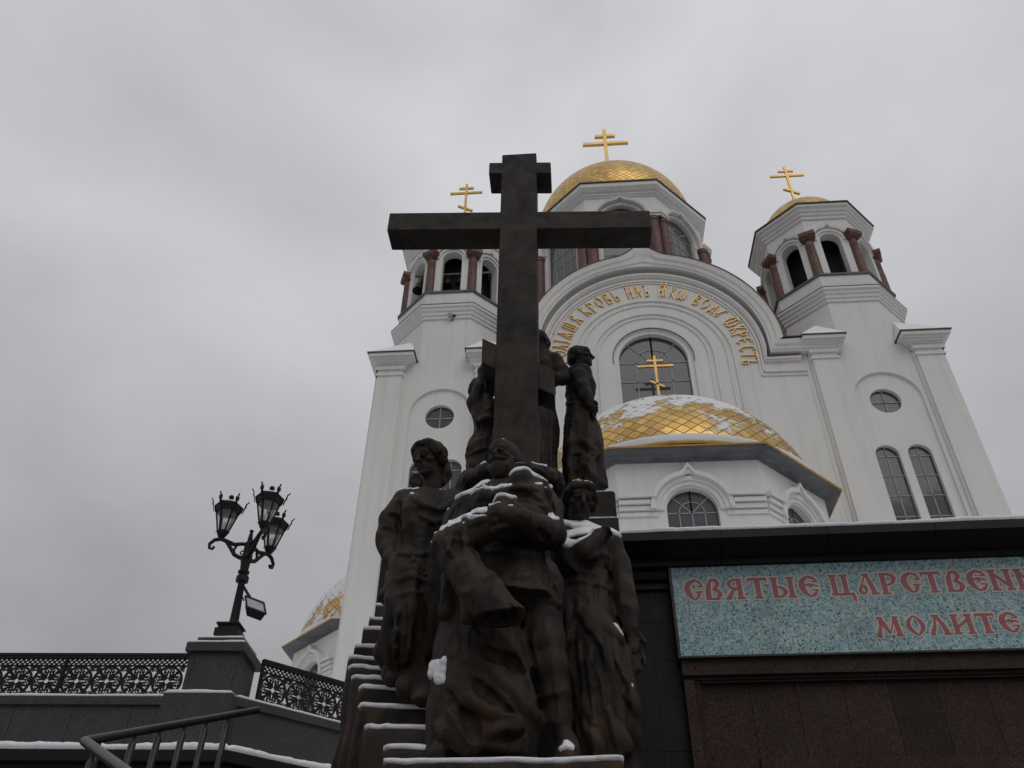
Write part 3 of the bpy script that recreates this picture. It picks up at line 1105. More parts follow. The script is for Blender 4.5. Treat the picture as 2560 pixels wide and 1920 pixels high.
def on_wall(x, y, d=0.0):
    p = at_plane(x, y, np.array([WO[0], WO[1], 0]) + WN * d, WN)
    return float(np.dot(p - np.array([WO[0], WO[1], 0]), WU)), float(p[2])


def snow_strip(a, b, fr, d0, d1, z, th, name, parent, seg=0.06, seed=1, over=0.03, mat=None):
    """soft ridge of snow with an uneven front edge; runs from u=a to u=b on a ledge from d0 (back) to d1 (front)"""
    rnd = random.Random(seed)
    n = max(4, int((b - a) / seg))
    mb = MB()
    sect = 7
    ph = [rnd.uniform(0, 6.28) for _ in range(8)]
    for i in range(n + 1):
        u = a + (b - a) * i / n
        w = sum(math.sin(u * k_ + ph[j]) / (j + 1.5) for j, k_ in enumerate((1.7, 3.9, 7.3, 13.1, 23.0, 39.0)))
        t = th * (1 + 0.16 * w) * (0.5 if i in (0, n) else 1)
        e = d1 + over * (0.4 + 0.35 * w + rnd.uniform(-0.15, 0.15))
        pr = [(d0, 0.0), (d0, t * 0.95), ((d0 + d1) / 2, t * 1.05), (e - t * 0.5, t), (e - t * 0.12, t * 0.78), (e, t * 0.38), (e - t * 0.2, 0.002)]
        for d, zz in pr:
            mb.v.append(tuple(fr(u, d, z + zz)))
    for i in range(n):
        for j in range(sect - 1):
            mb.f.append((i * sect + j, i * sect + j + 1, (i + 1) * sect + j + 1, (i + 1) * sect + j))
            mb.m.append(0)
    mb.f += [tuple(range(sect)), tuple(n * sect + j for j in range(sect))[::-1]]
    mb.m += [0, 0]
    return mb.build(name, mat or SNOW, parent, 50)


def slabs(mb, fr, us, zs, d0, d1, gap=0.004):
    for a, b in zip(us, us[1:]):
        for c, e in zip(zs, zs[1:]):
            mb.box(a + gap / 2, b - gap / 2, d0, d1, c + gap / 2, e - gap / 2, fr)


wall = thing('terrace_wall', 'black granite terrace wall with a snowy cornice, under and beside the turquoise banner', 'wall', tuple(FW(3, 0, 0)))
WU1 = 16.0
_, z_top = on_wall(1546, 1334, 0.55)
_, z_fas = on_wall(1546, 1353, 0.55)
uL = on_wall(1546, 1334, 0.55)[0]
m = MB()
m.box(uL - 1.0, WU1, -0.8, -0.012, 0.0, z_top - 0.002, FW)
m.build('backing', BLACK_GRANITE, wall)
ub0 = on_wall(1676, 1416, 0.22)[0]
m = MB()
zj = [0.0, 0.75] + [on_wall(1610, y, 0)[1] for y in (1880, 1653, 1558, 1482)] + [z_fas - 0.05]
slabs(m, FW, [uL - 0.95, uL + 0.02, on_wall(1632, 1600)[0], ub0 + 0.12], sorted(zj), -0.012, 0.0)
m.build('dark_cladding', BLACK_GRANITE, wall)
m = MB()
prof = [(0.0, z_fas - 0.36), (0.05, z_fas - 0.36), (0.05, z_fas - 0.29), (0.12, z_fas - 0.27), (0.15, z_fas - 0.19), (0.24, z_fas - 0.17), (0.24, z_fas - 0.11), (0.38, z_fas - 0.06), (0.46, z_fas - 0.03), (0.55, z_fas), (0.55, z_top), (-0.6, z_top), (-0.6, z_fas - 0.36)]
us = [uL]
while us[-1] < WU1:
    us.append(min(WU1, us[-1] + 1.15))
for a, b in zip(us, us[1:]):
    m.add([FW(a + 0.003, d, z) for d, z in prof] + [FW(b - 0.003, d, z) for d, z in prof],
          [(i, (i + 1) % 13, (i + 1) % 13 + 13, i + 13) for i in range(13)] + [tuple(range(13))[::-1], tuple(range(13, 26))])
m.build('cornice', BLACK_GRANITE, wall)
snow_strip(uL + 0.01, WU1, FW, -0.55, 0.55, z_top + 0.002, 0.055, 'snow', wall, seed=4, over=0.02)
# brown granite panelling below the banner
zb1 = on_wall(1700, 1643, 0.16)[1]
zb2 = on_wall(1707, 1689, 0.16)[1]
zb3 = on_wall(1736, 1712, 0.07)[1]
zb4 = on_wall(1900, 1893, 0.07)[1]
us1 = on_wall(1703, 1660, 0.16)[0]
us2 = on_wall(1736, 1712, 0.10)[0]
us3 = on_wall(1755, 1715, 0.05)[0]
m = MB()
cuts = [us1]
for px in (2072, 2400):
    cuts.append(on_wall(px, 1665, 0.16)[0])
while cuts[-1] < WU1:
    cuts.append(cuts[-1] + 1.5)
slabs(m, FW, cuts, [zb2, zb1], 0.0, 0.16, 0.004)
slabs(m, FW, cuts, [zb2 - 0.035, zb2], 0.0, 0.11, 0.003)
m.box(us1 + 0.01, WU1, 0.0, 0.09, zb3 + 0.01, zb2 - 0.036, FW)
m.box(us1 + 0.01, us2, 0.0, 0.13, 0.0, zb2 - 0.038, FW)
m.box(us2, us3 - 0.02, 0.0, 0.085, 0.0, zb3 + 0.008, FW)
m.build('brown_frame', BROWN_GRANITE, wall)
m = MB()
cuts = [us3 - 0.02] + [on_wall(px, 1740, 0.02)[0] for px in (1875, 1992, 2110, 2226, 2345, 2470, 2590)]
while cuts[-1] < WU1:
    cuts.append(cuts[-1] + 0.56)
slabs(m, FW, cuts, [zb4, zb3 + 0.009], 0.0, 0.03, 0.005)
m.box(us3 - 0.02, on_wall(1900, 1900, 0.03)[0], 0.0, 0.031, 0.0, zb4, FW)
m.box(on_wall(1900, 1900, 0.03)[0], WU1, 0.0, 0.07, 0.0, zb4 - 0.004, FW)
m.build('brown_panels', BROWN_GRANITE, wall)

# banner


def mat_banner():
    t = NT('printed_banner')
    wv = t.noise(16, 4, 0.6)
    n1 = t.noise(48, 4, 0.66, stretch=(1, 1, 0.8), dist=0.8)
    n2 = t.noise(4.5, 4, 0.6)
    n3 = t.noise(36, 3, 0.6, dist=1.2)
    c = t.mix(t.rng(t.math('ADD', wv, t.math('MULTIPLY', n2, 0.6)), 0.65, 1.0), (0.25, 0.39, 0.39), (0.48, 0.58, 0.545))
    c = t.mix(t.rng(n3, 0.52, 0.60), c, (0.13, 0.33, 0.40))
    c = t.mix(t.rng(n1, 0.525, 0.585), c, (0.030, 0.068, 0.11))
    c = t.mix(t.math('MULTIPLY', t.rng(t.noise(3.0, 4, 0.6), 0.58, 0.75), 0.35), c, (0.20, 0.20, 0.14))
    c = t.mix(t.math('MULTIPLY', t.rng(t.noise(1.5, 4, 0.6, stretch=(1.5, 1.5, 0.6)), 0.45, 0.75), 0.3), c, (0.10, 0.14, 0.135))
    t.set(Base_Color=c, Roughness=0.42)
    t.bump(t.noise(1.3, 2, 0.5), 0.10, 0.03)
    return t.m


BANNER = mat_banner()
RED_PRINT = mat_simple('red_print', (0.29, 0.065, 0.088), (0.34, 0.082, 0.106), 6.0, 0.45, 0, 0)
CREAM_PRINT = mat_simple('cream_print', (0.50, 0.45, 0.37), (0.56, 0.51, 0.43), 6.0, 0.45, 0, 0)
dB = 0.20
bu0, bz1 = on_wall(1676, 1416, dB)
bz0 = on_wall(1700, 1641, dB)[1]
bu1 = on_wall(2560, 1500, dB)[0] + 1.3
banner = thing('banner', 'long turquoise speckled banner with red Cyrillic lettering on the terrace wall', 'banner', tuple(FW((bu0 + bu1) / 2, dB, bz0)))
m = MB()
m.box(bu0, bu1, 0.0, dB, bz0, bz1, FW)
m.build('printed_panel', BANNER, banner)
m = MB()
m.box(bu0 - 0.03, bu0, 0.0, dB + 0.012, bz0 - 0.02, bz1 + 0.02, FW)
m.box(bu0, bu1, 0.0, dB + 0.012, bz1, bz1 + 0.02, FW)
m.box(bu0, bu1, 0.0, dB + 0.012, bz0 - 0.02, bz0, FW)
m.build('edge_trim', GREY_GRANITE, banner)

# banner letters: strokes as (points, widths); cell height 1
G = {}
V, v = 0.21, 0.09           # heavy and hairline stems
G['С'] = (0.80, [([(.72, .62), (.80, .72), (.66, .92), (.42, .97)], [v, v, .1, .12]), ([(.46, .95), (.20, .80), (.14, .55), (.22, .28), (.42, .02)], [.12, .22, .27, .22, .05]),
                 ([(.40, .03), (.60, .12), (.66, .33), (.64, .42)], [.06, .12, .16, .10]), ([(.50, .38), (.82, .40)], [.08, .07]), ([(.6, .66), (.84, .66)], [.06, .05])])
G['В'] = (0.78, [([(.16, .03), (.16, .62), (.30, .92)], [.22, .22, .10]), ([(.24, .93), (.52, .97), (.62, .76), (.50, .58), (.34, .50)], [.1, .14, .2, .12, .05]),
                 ([(.34, .52), (.60, .44), (.68, .24), (.52, .05)], [.05, .15, .22, .12]), ([(.02, .05), (.62, .05)], [.09, .09])])
G['Я'] = (0.92, [([(.66, 0.0), (.66, .98)], [.21, .21]), ([(.72, .93), (.36, .93), (.16, .76), (.30, .52), (.60, .50)], [.1, .1, .17, .12, .08]),
                 ([(.60, .50), (.36, .44), (.24, .18), (.10, .02)], [.08, .12, .2, .16]), ([(.50, .04), (.88, .04)], [.08, .08]), ([(.0, .04), (.26, .04)], [.08, .08])])
G['Т'] = (0.86, [([(.43, 0.0), (.43, .95)], [.22, .22]), ([(.02, .93), (.84, .93)], [.12, .12]), ([(.05, .97), (.04, .74)], [.08, .03]), ([(.81, .97), (.82, .74)], [.08, .03]), ([(.24, .04), (.62, .04)], [.08, .08])])
G['Ы'] = (1.10, [([(.20, .02), (.20, .98)], [.21, .21]), ([(.02, .94), (.36, .94)], [.08, .08]), ([(.24, .52), (.52, .50), (.66, .28), (.50, .06), (.10, .05)], [.06, .12, .2, .1, .09]),
                 ([(.90, .02), (.90, .98)], [.21, .21]), ([(.72, .95), (1.08, .95)], [.08, .08]), ([(.72, .04), (1.08, .04)], [.08, .08])])
G['Е'] = (0.86, [([(.84, .74), (.72, .90), (.46, .97)], [.05, .12, .12]), ([(.48, .96), (.22, .80), (.15, .55), (.24, .26), (.46, .02)], [.12, .22, .26, .22, .05]),
                 ([(.44, .03), (.66, .10), (.82, .30)], [.06, .15, .05]), ([(.22, .52), (.50, .62), (.88, .50)], [.06, .12, .04]), ([(.48, .58), (.60, .44)], [.1, .05]), ([(.6, .74), (.88, .72)], [.05, .05]), ([(.56, .34), (.86, .32)], [.05, .05])])
G['Ц'] = (1.02, [([(.20, .04), (.20, .98)], [.2, .2]), ([(.68, .04), (.68, .98)], [.2, .2]), ([(.02, .95), (.38, .95)], [.08, .08]), ([(.50, .95), (.86, .95)], [.08, .08]),
                 ([(.04, .05), (.98, .05)], [.11, .11]), ([(.92, .08), (.96, -.14), (.98, -.34)], [.12, .16, .03])])
G['А'] = (0.92, [([(.52, .97), (.66, .5), (.74, 0.02)], [.1, .19, .22]), ([(.34, .95), (.64, .95)], [.09, .09]), ([(.50, .95), (.26, .48), (.14, .22), (.20, .04)], [.06, .08, .16, .16]),
                 ([(.20, .04), (.38, .08), (.42, .30), (.36, .44), (.24, .40)], [.12, .1, .13, .1, .05]), ([(.58, .03), (.94, .03)], [.08, .08])])
G['Р'] = (0.80, [([(.18, -.02), (.18, .98)], [.21, .21]), ([(.06, .95), (.50, .95), (.68, .76), (.54, .48), (.30, .42)], [.09, .11, .22, .12, .05]), ([(.02, .02), (.40, .02)], [.08, .08])])
G['Н'] = (0.98, [([(.18, .02), (.18, .98)], [.2, .2]), ([(.80, .02), (.80, .98)], [.2, .2]), ([(.20, .84), (.78, .18)], [.13, .13]), ([(.02, .95), (.36, .95)], [.08, .08]), ([(.62, .95), (.96, .95)], [.08, .08]), ([(.02, .04), (.36, .04)], [.08, .08]), ([(.62, .04), (.96, .04)], [.08, .08])])
G['И'] = (0.98, [([(.18, .02), (.18, .98)], [.2, .2]), ([(.80, .02), (.80, .98)], [.2, .2]), ([(.20, .30), (.78, .74)], [.12, .12]), ([(.02, .95), (.36, .95)], [.08, .08]), ([(.62, .95), (.96, .95)], [.08, .08]), ([(.02, .04), (.36, .04)], [.08, .08]), ([(.62, .04), (.96, .04)], [.08, .08])])
G['М'] = (1.18, [([(.26, .97), (.22, .5), (.12, .20), (.06, .02)], [.1, .12, .2, .1]), ([(.24, .95), (.42, .5), (.58, .14)], [.2, .2, .1]), ([(.58, .14), (.76, .6), (.90, .95)], [.05, .06, .08]), ([(.90, .97), (.98, .02)], [.19, .22]),
                 ([(.80, .03), (1.16, .03)], [.08, .08]), ([(.10, .95), (.36, .95)], [.08, .08]), ([(.80, .95), (1.06, .95)], [.08, .08]), ([(.0, .04), (.2, .02)], [.14, .05])])
G['О'] = (0.92, [([(.46, .99), (.20, .74), (.14, .5), (.26, .24), (.50, .0)], [.05, .16, .2, .16, .05]), ([(.46, .99), (.68, .78), (.80, .5), (.72, .26), (.50, .0)], [.05, .16, .2, .16, .05])])
G['Л'] = (0.90, [([(.36, .97), (.30, .5), (.16, .20), (.08, .02)], [.1, .11, .2, .1]), ([(.40, .97), (.64, .5), (.74, .02)], [.12, .19, .22]), ([(.22, .95), (.54, .95)], [.09, .09]), ([(.58, .03), (.92, .03)], [.08, .08]), ([(.0, .05), (.22, .02)], [.14, .05])])


def letters(text, x0, y0, x1, y1, h_px, name, skew=0.0):
    """set text between two baseline points of the photograph"""
    a = np.array(on_wall(x0, y0, dB))
    b = np.array(on_wall(x1, y1, dB))
    H = on_wall(x0, y0 - h_px, dB)[1] - a[1]
    adv = [0.5 if c == ' ' else G[c][0] + 0.10 for c in text]
    tot = sum(adv) - 0.10
    S = (b[0] - a[0]) / tot
    red, cream = MB(), MB()
    pos, k = 0.0, 0
    for c, ad in zip(text, adv):
        if c != ' ':
            for pts, ws in G[c][1]:
                k += 1

                def fr2(x, d, y, pos=pos):
                    f = (pos + x) / tot
                    return FW(a[0] + (pos + x) * S, d, a[1] + (b[1] - a[1]) * f + y * H)
                # refine the stroke
                P, Wd = [], []
                for i in range(len(pts) - 1):
                    for j in range(4):
                        t = j / 4
                        P.append((pts[i][0] * (1 - t) + pts[i + 1][0] * t, pts[i][1] * (1 - t) + pts[i + 1][1] * t))
                        Wd.append(ws[i] * (1 - t) + ws[i + 1] * t)
                P.append(pts[-1])
                Wd.append(ws[-1])
                for _ in range(3):
                    Q = list(P)
                    for i in range(1, len(P) - 1):
                        Q[i] = tuple((P[i - 1][e] + 2 * P[i][e] + P[i + 1][e]) / 4 for e in (0, 1))
                    P = Q
                e = 0.0003 * (k % 7)
                ribbon(red, P, Wd, fr2, dB, dB + 0.0065 + e)
                d0 = np.array(P[1]) - np.array(P[0])
                d1 = np.array(P[-1]) - np.array(P[-2])
                d0 = d0 / np.linalg.norm(d0) * 0.07
                d1 = d1 / np.linalg.norm(d1) * 0.07
                P2 = [tuple(np.array(P[0]) - d0)] + P[1:-1] + [tuple(np.array(P[-1]) + d1)]
                ribbon(cream, P2, [w + 0.14 for w in Wd], fr2, dB, dB + 0.002 + e)
        pos += ad
    red.build(name, RED_PRINT, banner)
    cream.build(name + '_outline', CREAM_PRINT, banner)


letters('СВЯТЫЕ', 1713, 1502, 2051, 1492, 52, 'lettering')
letters('ЦАРСТВЕНН', 2079, 1489, 2608, 1473, 52, 'lettering')
letters('МОЛИТЕ', 2196, 1592, 2556, 1580, 50, 'lettering')

# ------------------------------------------------------------------ left terrace wall, fence, lamp
ZF = 7.67                                 # top of the fence


def pxz(x, y, z):
    p = at_z(x, y, z)
    return np.array([p[0], p[1]])


LA, LB = pxz(0, 1634, ZF), pxz(470, 1635, ZF)
RA, RB = pxz(650, 1646, ZF), pxz(846, 1702, ZF)
dl = (LB - LA) / np.linalg.norm(LB - LA)
dr_ = (RB - RA) / np.linalg.norm(RB - RA)
# corner where both lines meet
mt = np.array([[dl[0], -dr_[0]], [dl[1], -dr_[1]]])
tt = np.linalg.solve(mt, RA - LA)
CORN = LA + dl * tt[0]
FL = frame(CORN[0], CORN[1], math.atan2(dl[1], dl[0]))
FR = frame(CORN[0], CORN[1], math.atan2(dr_[1], dr_[0]))
nL = np.array([dl[1], -dl[0]])
nR = np.array([dr_[1], -dr_[0]])
zc_ = float(at_plane(0, 1748, np.array([LA[0], LA[1], 0]), np.array([nL[0], nL[1], 0]))[2])   # top of coping
bis = (nL + nR) / np.linalg.norm(nL + nR)
kb = 1.0 / float(np.dot(bis, nL))
LFAR, RFAR = 30.0, 9.0


def bend_sweep(prof, name, mat, parent, la=LFAR, lb=RFAR, smooth=None):
    """section (d, z) swept along the left wall, round the corner and away to the right"""
    mb = MB()
    k = len(prof)
    for base, off in ((CORN - dl * la, nL), (CORN, bis * kb), (CORN + dr_ * lb, nR)):
        for d, z in prof:
            q = base + off * d
            mb.v.append((float(q[0]), float(q[1]), z))
    for i in range(2):
        for j in range(k):
            l = (j + 1) % k
            mb.f.append((i * k + j, i * k + l, (i + 1) * k + l, (i + 1) * k + j))
            mb.m.append(0)
    mb.f += [tuple(range(k)), tuple(range(2 * k, 3 * k))[::-1]]
    mb.m += [0, 0]
    return mb.build(name, mat, parent, smooth)


lwall = thing('retaining_wall', 'grey granite retaining wall with snowy coping under the ornate black fence', 'wall', (float(CORN[0]), float(CORN[1]), 0))
bend_sweep([(0.16, 0.0), (0.16, zc_ - 0.16), (-0.5, zc_ - 0.16), (-0.5, 0.0)], 'wall_face', GREY_GRANITE, lwall)
bend_sweep([(0.22, zc_ - 0.158), (0.22, zc_ - 0.01), (0.20, zc_), (-0.5, zc_), (-0.5, zc_ - 0.158)], 'coping', GREY_GRANITE, lwall)
jt = MB()
for i in range(12):
    u = -0.75 - 1.12 * i
    jt.box(u - 0.004, u + 0.004, 0.16, 0.1625, 3.0, zc_ - 0.16, FL)
    jt.box(u - 0.5, u - 0.494, 0.2, 0.2225, zc_ - 0.158, zc_ - 0.01, FL)
jt.build('joints', BLACK_GRANITE, lwall)
dLg = 0.95
zl = float(at_plane(0, 1872, np.array([LA[0] + nL[0] * dLg, LA[1] + nL[1] * dLg, 0]), np.array([nL[0], nL[1], 0]))[2])
bend_sweep([(0.17, 0.0), (dLg - 0.5, 0.0), (dLg - 0.5, zl - 0.75), (dLg - 0.35, zl - 0.6), (dLg - 0.3, zl - 0.42), (dLg - 0.16, zl - 0.36), (dLg - 0.12, zl - 0.22), (dLg - 0.02, zl - 0.2), (dLg, zl - 0.18), (dLg, zl), (0.17, zl)],
           'lower_cornice', BLACK_GRANITE, lwall)


def two_snow(d0, d1, z, th, seed, over, la=14.0, lb=9.0):
    c = math.tan(math.acos(min(1, float(np.dot(nL, nR)))) / 2)
    snow_strip(-la, d1 * c - 0.01, FL, d0, d1, z, th, 'snow', lwall, seed=seed, over=over)
    snow_strip(d1 * c * -1 + 0.02, lb, FR, d0, d1, z, th * 0.96, 'snow', lwall, seed=seed + 5, over=over)


two_snow(-0.14, 0.20, zc_ + 0.002, 0.05, 11, 0.015)
two_snow(0.2, dLg, zl + 0.002, 0.125, 21, 0.04)

# pillar at the corner


def on_L(x, y, d):
    p = at_plane(x, y, np.array([LA[0] + nL[0] * d, LA[1] + nL[1] * d, 0]), np.array([nL[0], nL[1], 0]))
    return float(np.dot(p[:2] - CORN, dl)), float(p[2])


dP = 0.30
pu0, pz0 = on_L(0 + 1105 / 2.458, 1320 + 1030 / 2.458, dP)
pu1, _ = on_L(0 + 1420 / 2.458, 1320 + 1035 / 2.458, dP)
pzc = on_L(1155 / 2.458, 1320 + 752 / 2.458, dP + 0.09)[1]
pzd = on_L(1155 / 2.458, 1320 + 700 / 2.458, dP + 0.09)[1]
pze = on_L(1190 / 2.458, 1320 + 668 / 2.458, dP - 0.02)[1]
pillar = thing('lamp_pillar', 'grey granite corner pillar with snowy stepped cap, carrying the street lamp', 'pillar', tuple(FL((pu0 + pu1) / 2, -0.2, pz0)))
pw = pu1 - pu0
m = MB()
m.box(pu0, pu1, dP - 1.02, dP, pz0 - 0.2, pzc, FL)
for a in (pu0 + 0.05, pu1 - 0.09):
    m.box(a, a + 0.04, dP, dP + 0.012, pz0, pzc - 0.02, FL)
m.build('shaft', GREY_GRANITE, pillar)
m = MB()
m.box(pu0 - 0.09, pu1 + 0.09, dP - 1.11, dP + 0.09, pzc + 0.001, pzd, FL)
m.box(pu0 + 0.04, pu1 - 0.02, dP - 1.0, dP - 0.06, pzd + 0.001, pze, FL)
m.build('cap', GREY_GRANITE, pillar)
m = MB()
m.box(pu0 - 0.22, pu1 + 0.10, dP - 1.2, dP + 0.22, 0.0, pz0 - 0.02, FL)
m.build('base', GREY_GRANITE, pillar)
snow_strip(pu0 - 0.07, pu1 + 0.07, FL, dP - 1.05, dP + 0.09, pzd + 0.002, 0.045, 'snow', pillar, 0.04, 31, 0.01)
snow_strip(pu0 + 0.05, pu1 - 0.03, FL, dP - 0.98, dP - 0.06, pze + 0.002, 0.04, 'snow', pillar, 0.04, 32, 0.01)
snow_strip(pu0 - 0.20, pu1 + 0.08, FL, dP + 0.0, dP + 0.22, pz0 - 0.018, 0.06, 'snow', pillar, 0.04, 33, 0.02)

# fences
PITCH_C = abs(on_L(1570 / 4.608, 1600 + 470 / 4.608, 0)[0] - on_L(875 / 4.608, 1600 + 470 / 4.608, 0)[0]) / 2
zcirc = on_L(1220 / 4.608, 1600 + 475 / 4.608, 0)[1]
zl0 = on_L(1220 / 4.608, 1600 + 655 / 4.608, 0)[1]
zl1 = on_L(1220 / 4.608, 1600 + 298 / 4.608, 0)[1]
zl2 = on_L(1220 / 4.608, 1600 + 215 / 4.608, 0)[1]


def cpts(cx, cy, r, n=14, a0=0, a1=360):
    return [(cx + r * math.cos(rad(a0 + (a1 - a0) * i / n)), cy + r * math.sin(rad(a0 + (a1 - a0) * i / n))) for i in range(n + 1)]


def medallion_mesh(fr, uc):
    mb = MB()
    S = PITCH_C
    Hh = (zl1 - zl0)

    def fr2(x, d, y):
        return fr(uc + x * S, d, zcirc + y * Hh)
    st = [(cpts(0, 0, .465, 28), .08)]
    for q in range(4):
        ca, sa = math.cos(q * math.pi / 2), math.sin(q * math.pi / 2)
        rt = lambda p: [(x * ca - y * sa, x * sa + y * ca) for x, y in p]
        st += [(rt([(.035, .07), (.055, .20), (.03, .33)]), .05), (rt([(-.035, .07), (-.055, .20), (-.03, .33)]), .05),
               (rt([(.045, .34), (.11, .40), (.17, .33), (.13, .27)]), .035), (rt([(-.045, .34), (-.11, .40), (-.17, .33), (-.13, .27)]), .035),
               (rt(cpts(0, .41, .035, 8)), .03), (rt(cpts(.13, .29, .03, 8)), .03), (rt(cpts(-.13, .29, .03, 8)), .03),
               (rt([(.07, .07), (.16, .10), (.2, .2), (.10, .16), (.07, .07)]), .07), (rt(cpts(.17, .17, .055, 8)), .055),
               (rt([(.2, .2), (.33, .33)]), .05), (rt(cpts(.27, .27, .045, 8)), .03), (rt([(.07, .22), (.22, .07)]), .04), 
               # corner scrolls outside the ring
               (rt([(.36, .36), (.47, .47)]), .05), (rt(cpts(.44, .36, .035, 8)), .03), (rt(cpts(.36, .44, .035, 8)), .03), (rt(cpts(.46, .46, .03, 8)), .03)]
    for i, (p, w) in enumerate(st):
        closed = abs(p[0][0] - p[-1][0]) + abs(p[0][1] - p[-1][1]) < 1e-6
        e = 0.0006 * (i % 9)
        ribbon(mb, p, w, fr2, -0.012, 0.012 + e)
    return mb


def fence(name, label, fr, u0, u1, first, sgn, npan, per, post_at):
    t = thing(name, label, 'fence', tuple(fr((u0 + u1) / 2, 0, zc_)))
    n = int(abs(u1 - u0) / PITCH_C)
    for i in range(n + 1):
        uc = first + sgn * PITCH_C * i
        if not (min(u0, u1) + 0.2 < uc < max(u0, u1) - 0.2):
            continue
        medallion_mesh(fr, uc).build('medallion', IRON, t)
    # lattice band of small crossing bars
    a, b = sorted((u0, u1))
    step = 0.098
    mb = MB()
    k = 0
    u = a
    while u < b:
        for s in (-1, 1):
            k += 1
            p = [(u, zl1 if s > 0 else zl2), (u + (zl2 - zl1) * 1.1, zl2 if s > 0 else zl1)]
            ribbon(mb, p, 0.026, lambda x, d, y: fr(x, d, y), -0.01, 0.01 + 0.002 * (s > 0))
        u += step
    mb.build('lattice_band', IRON, t)
    mb = MB()
    mb.box(a, b, -0.05, 0.05, ZF - 0.055, ZF, fr)
    mb.box(a, b, -0.03, 0.03, zl2 + 0.035, ZF - 0.057, fr)
    mb.box(a, b, -0.045, 0.045, zl2 - 0.005, zl2 + 0.033, fr)
    u = a + 0.3
    while u < b:
        mb.box(u - 0.03, u + 0.03, -0.04, 0.04, zl2 + 0.034, ZF - 0.056, fr)
        u += 0.29
    mb.build('top_rail', IRON, t)
    mb = MB()
    mb.box(a, b, -0.02, 0.022, zl1 - 0.012, zl1 + 0.014, fr)
    mb.build('middle_rail', IRON, t)
    mb = MB()
    mb.box(a, b, -0.022, 0.024, zl0 - 0.02, zl0 + 0.012, fr)
    u = a + 0.1
    while u < b:
        mb.box(u - 0.012, u + 0.012, -0.012, 0.014, zc_, zl0 - 0.02, fr)
        u += 0.147
    mb.build('bottom_rail', IRON, t)
    for u in post_at:
        if a < u < b:
            mb = MB()
            mb.box(u - 0.028, u + 0.028, -0.03, 0.034, zc_, ZF - 0.05, fr)
            mb.build('post', IRON, t)
    return t


c0 = on_L(1925 / 4.608, 1600 + 470 / 4.608, 0)[0]
pL = on_L(695 / 4.608, 1600 + 470 / 4.608, 0)[0]
fence('ornate_fence', 'long black cast iron fence with ring medallions, left of the lamp pillar', FL, -16.0, pu0 - 0.01, c0, -1, 4, 4,
      [pL - 4.03 * PITCH_C * i for i in range(8)])


def on_R(x, y):
    p = at_plane(x, y, np.array([CORN[0], CORN[1], 0]), np.array([nR[0], nR[1], 0]))
    return float(np.dot(p[:2] - CORN, dr_))


fr0 = on_R(648, 1700)
c1 = on_R(1675 / 2.458, 1320 + 1000 / 2.458)
fence('ornate_fence', 'black cast iron fence with ring medallions slanting away between lamp pillar and bronze steps', FR, fr0, fr0 + 9.0, c1, 1, 4, 4,
      [fr0 + 0.03 + 4.03 * PITCH_C * i for i in range(5)])

# ---- street lamp
ZX, ZY, ZS = 480, 1160, 3.607
lp0 = at_plane(ZX + 338 / ZS, ZY + 1535 / ZS, np.array([CORN[0] - nL[0] * 0.22, CORN[1] - nL[1] * 0.22, 0]), np.array([nL[0], nL[1], 0]))
YL = float(lp0[1])


def L3(a, b, y=None):
    return at_y(ZX + a / ZS, ZY + b / ZS, YL if y is None else y)


lamp = thing('street_lamp', 'black cast iron street lamp with three glazed lanterns on the granite pillar', 'street lamp', tuple(lp0))
axis0 = L3(370, 1465)
axis1 = L3(540, 600)
ax = Vector(axis1) - Vector(axis0)
axn = ax.normalized()
pxm = depth(axis0) / FPX / ZS             # metres per zoomed pixel


def on_axis(a, b):
    p = Vector(L3(a, b))
    t = (p - Vector(axis0)).dot(axn) / ax.length
    return t


def lathe_axis(mb, prof, n=16):
    """prof: (t along the lamp axis, radius)"""
    mb.tube([Vector(axis0) + ax * t for t, r in prof], [r for t, r in prof], n)


m = MB()
bb = frame(lp0[0], lp0[1], math.atan2(dl[1], dl[0]))
zbp = float(lp0[2])
m.box(-0.24, 0.24, -0.24, 0.24, zbp - 0.1, zbp + 0.05, bb)
m.box(-0.20, 0.20, -0.20, 0.20, zbp + 0.051, float(axis0[2]) - 0.03, bb)
m.box(-0.235, 0.235, -0.235, 0.235, float(axis0[2]) - 0.029, float(axis0[2]) + 0.01, bb)
m.build('base_plate', IRON, lamp)
m = MB()
T = lambda b: on_axis(0, b) if False else (axis_t(b))


def axis_t(b):
    """parameter along the axis whose picture row is b (zoomed pixels)"""
    lo, hi = -0.2, 1.3
    for _ in range(40):
        mid = (lo + hi) / 2
        q = np.array(Vector(axis0) + ax * mid)
        d = q - CAM
        y = 960 - FPX * float(np.dot(d, CU)) / float(np.dot(d, CF))
        if (y - ZY) * ZS > b:
            lo = mid
        else:
            hi = mid
    return (lo + hi) / 2


prof = [(1468, 62), (1455, 58), (1440, 46), (1425, 44), (1080, 33), (1070, 40), (1062, 62), (1020, 62), (1012, 36), (1000, 40), (985, 56), (970, 56), (955, 40), (945, 42), (900, 46), (850, 60), (840, 50), (800, 42), (760, 44), (715, 40), (705, 28), (690, 26), (640, 20), (618, 14), (608, 24), (600, 18), (593, 6)]
lathe_axis(m, [(axis_t(b), r * pxm * 0.95) for b, r in prof], 14)
m.build('pole', IRON, lamp, 40)
zb = float((Vector(axis0) + ax * axis_t(690)).z)
arm_c = Vector(axis0) + ax * axis_t(800)
GLASS_L = NT('lantern_glass')
GLASS_L.set(Base_Color=(0.55, 0.56, 0.56), Roughness=0.25)
GLASS_L.b.inputs['Transmission Weight'].default_value = 0.35
GLASS_L.b.inputs['Alpha'].default_value = 0.32
BULB = mat_simple('white_bulb', (0.7, 0.7, 0.68), (0.75, 0.75, 0.72), 3, 0.4, 0, 0)
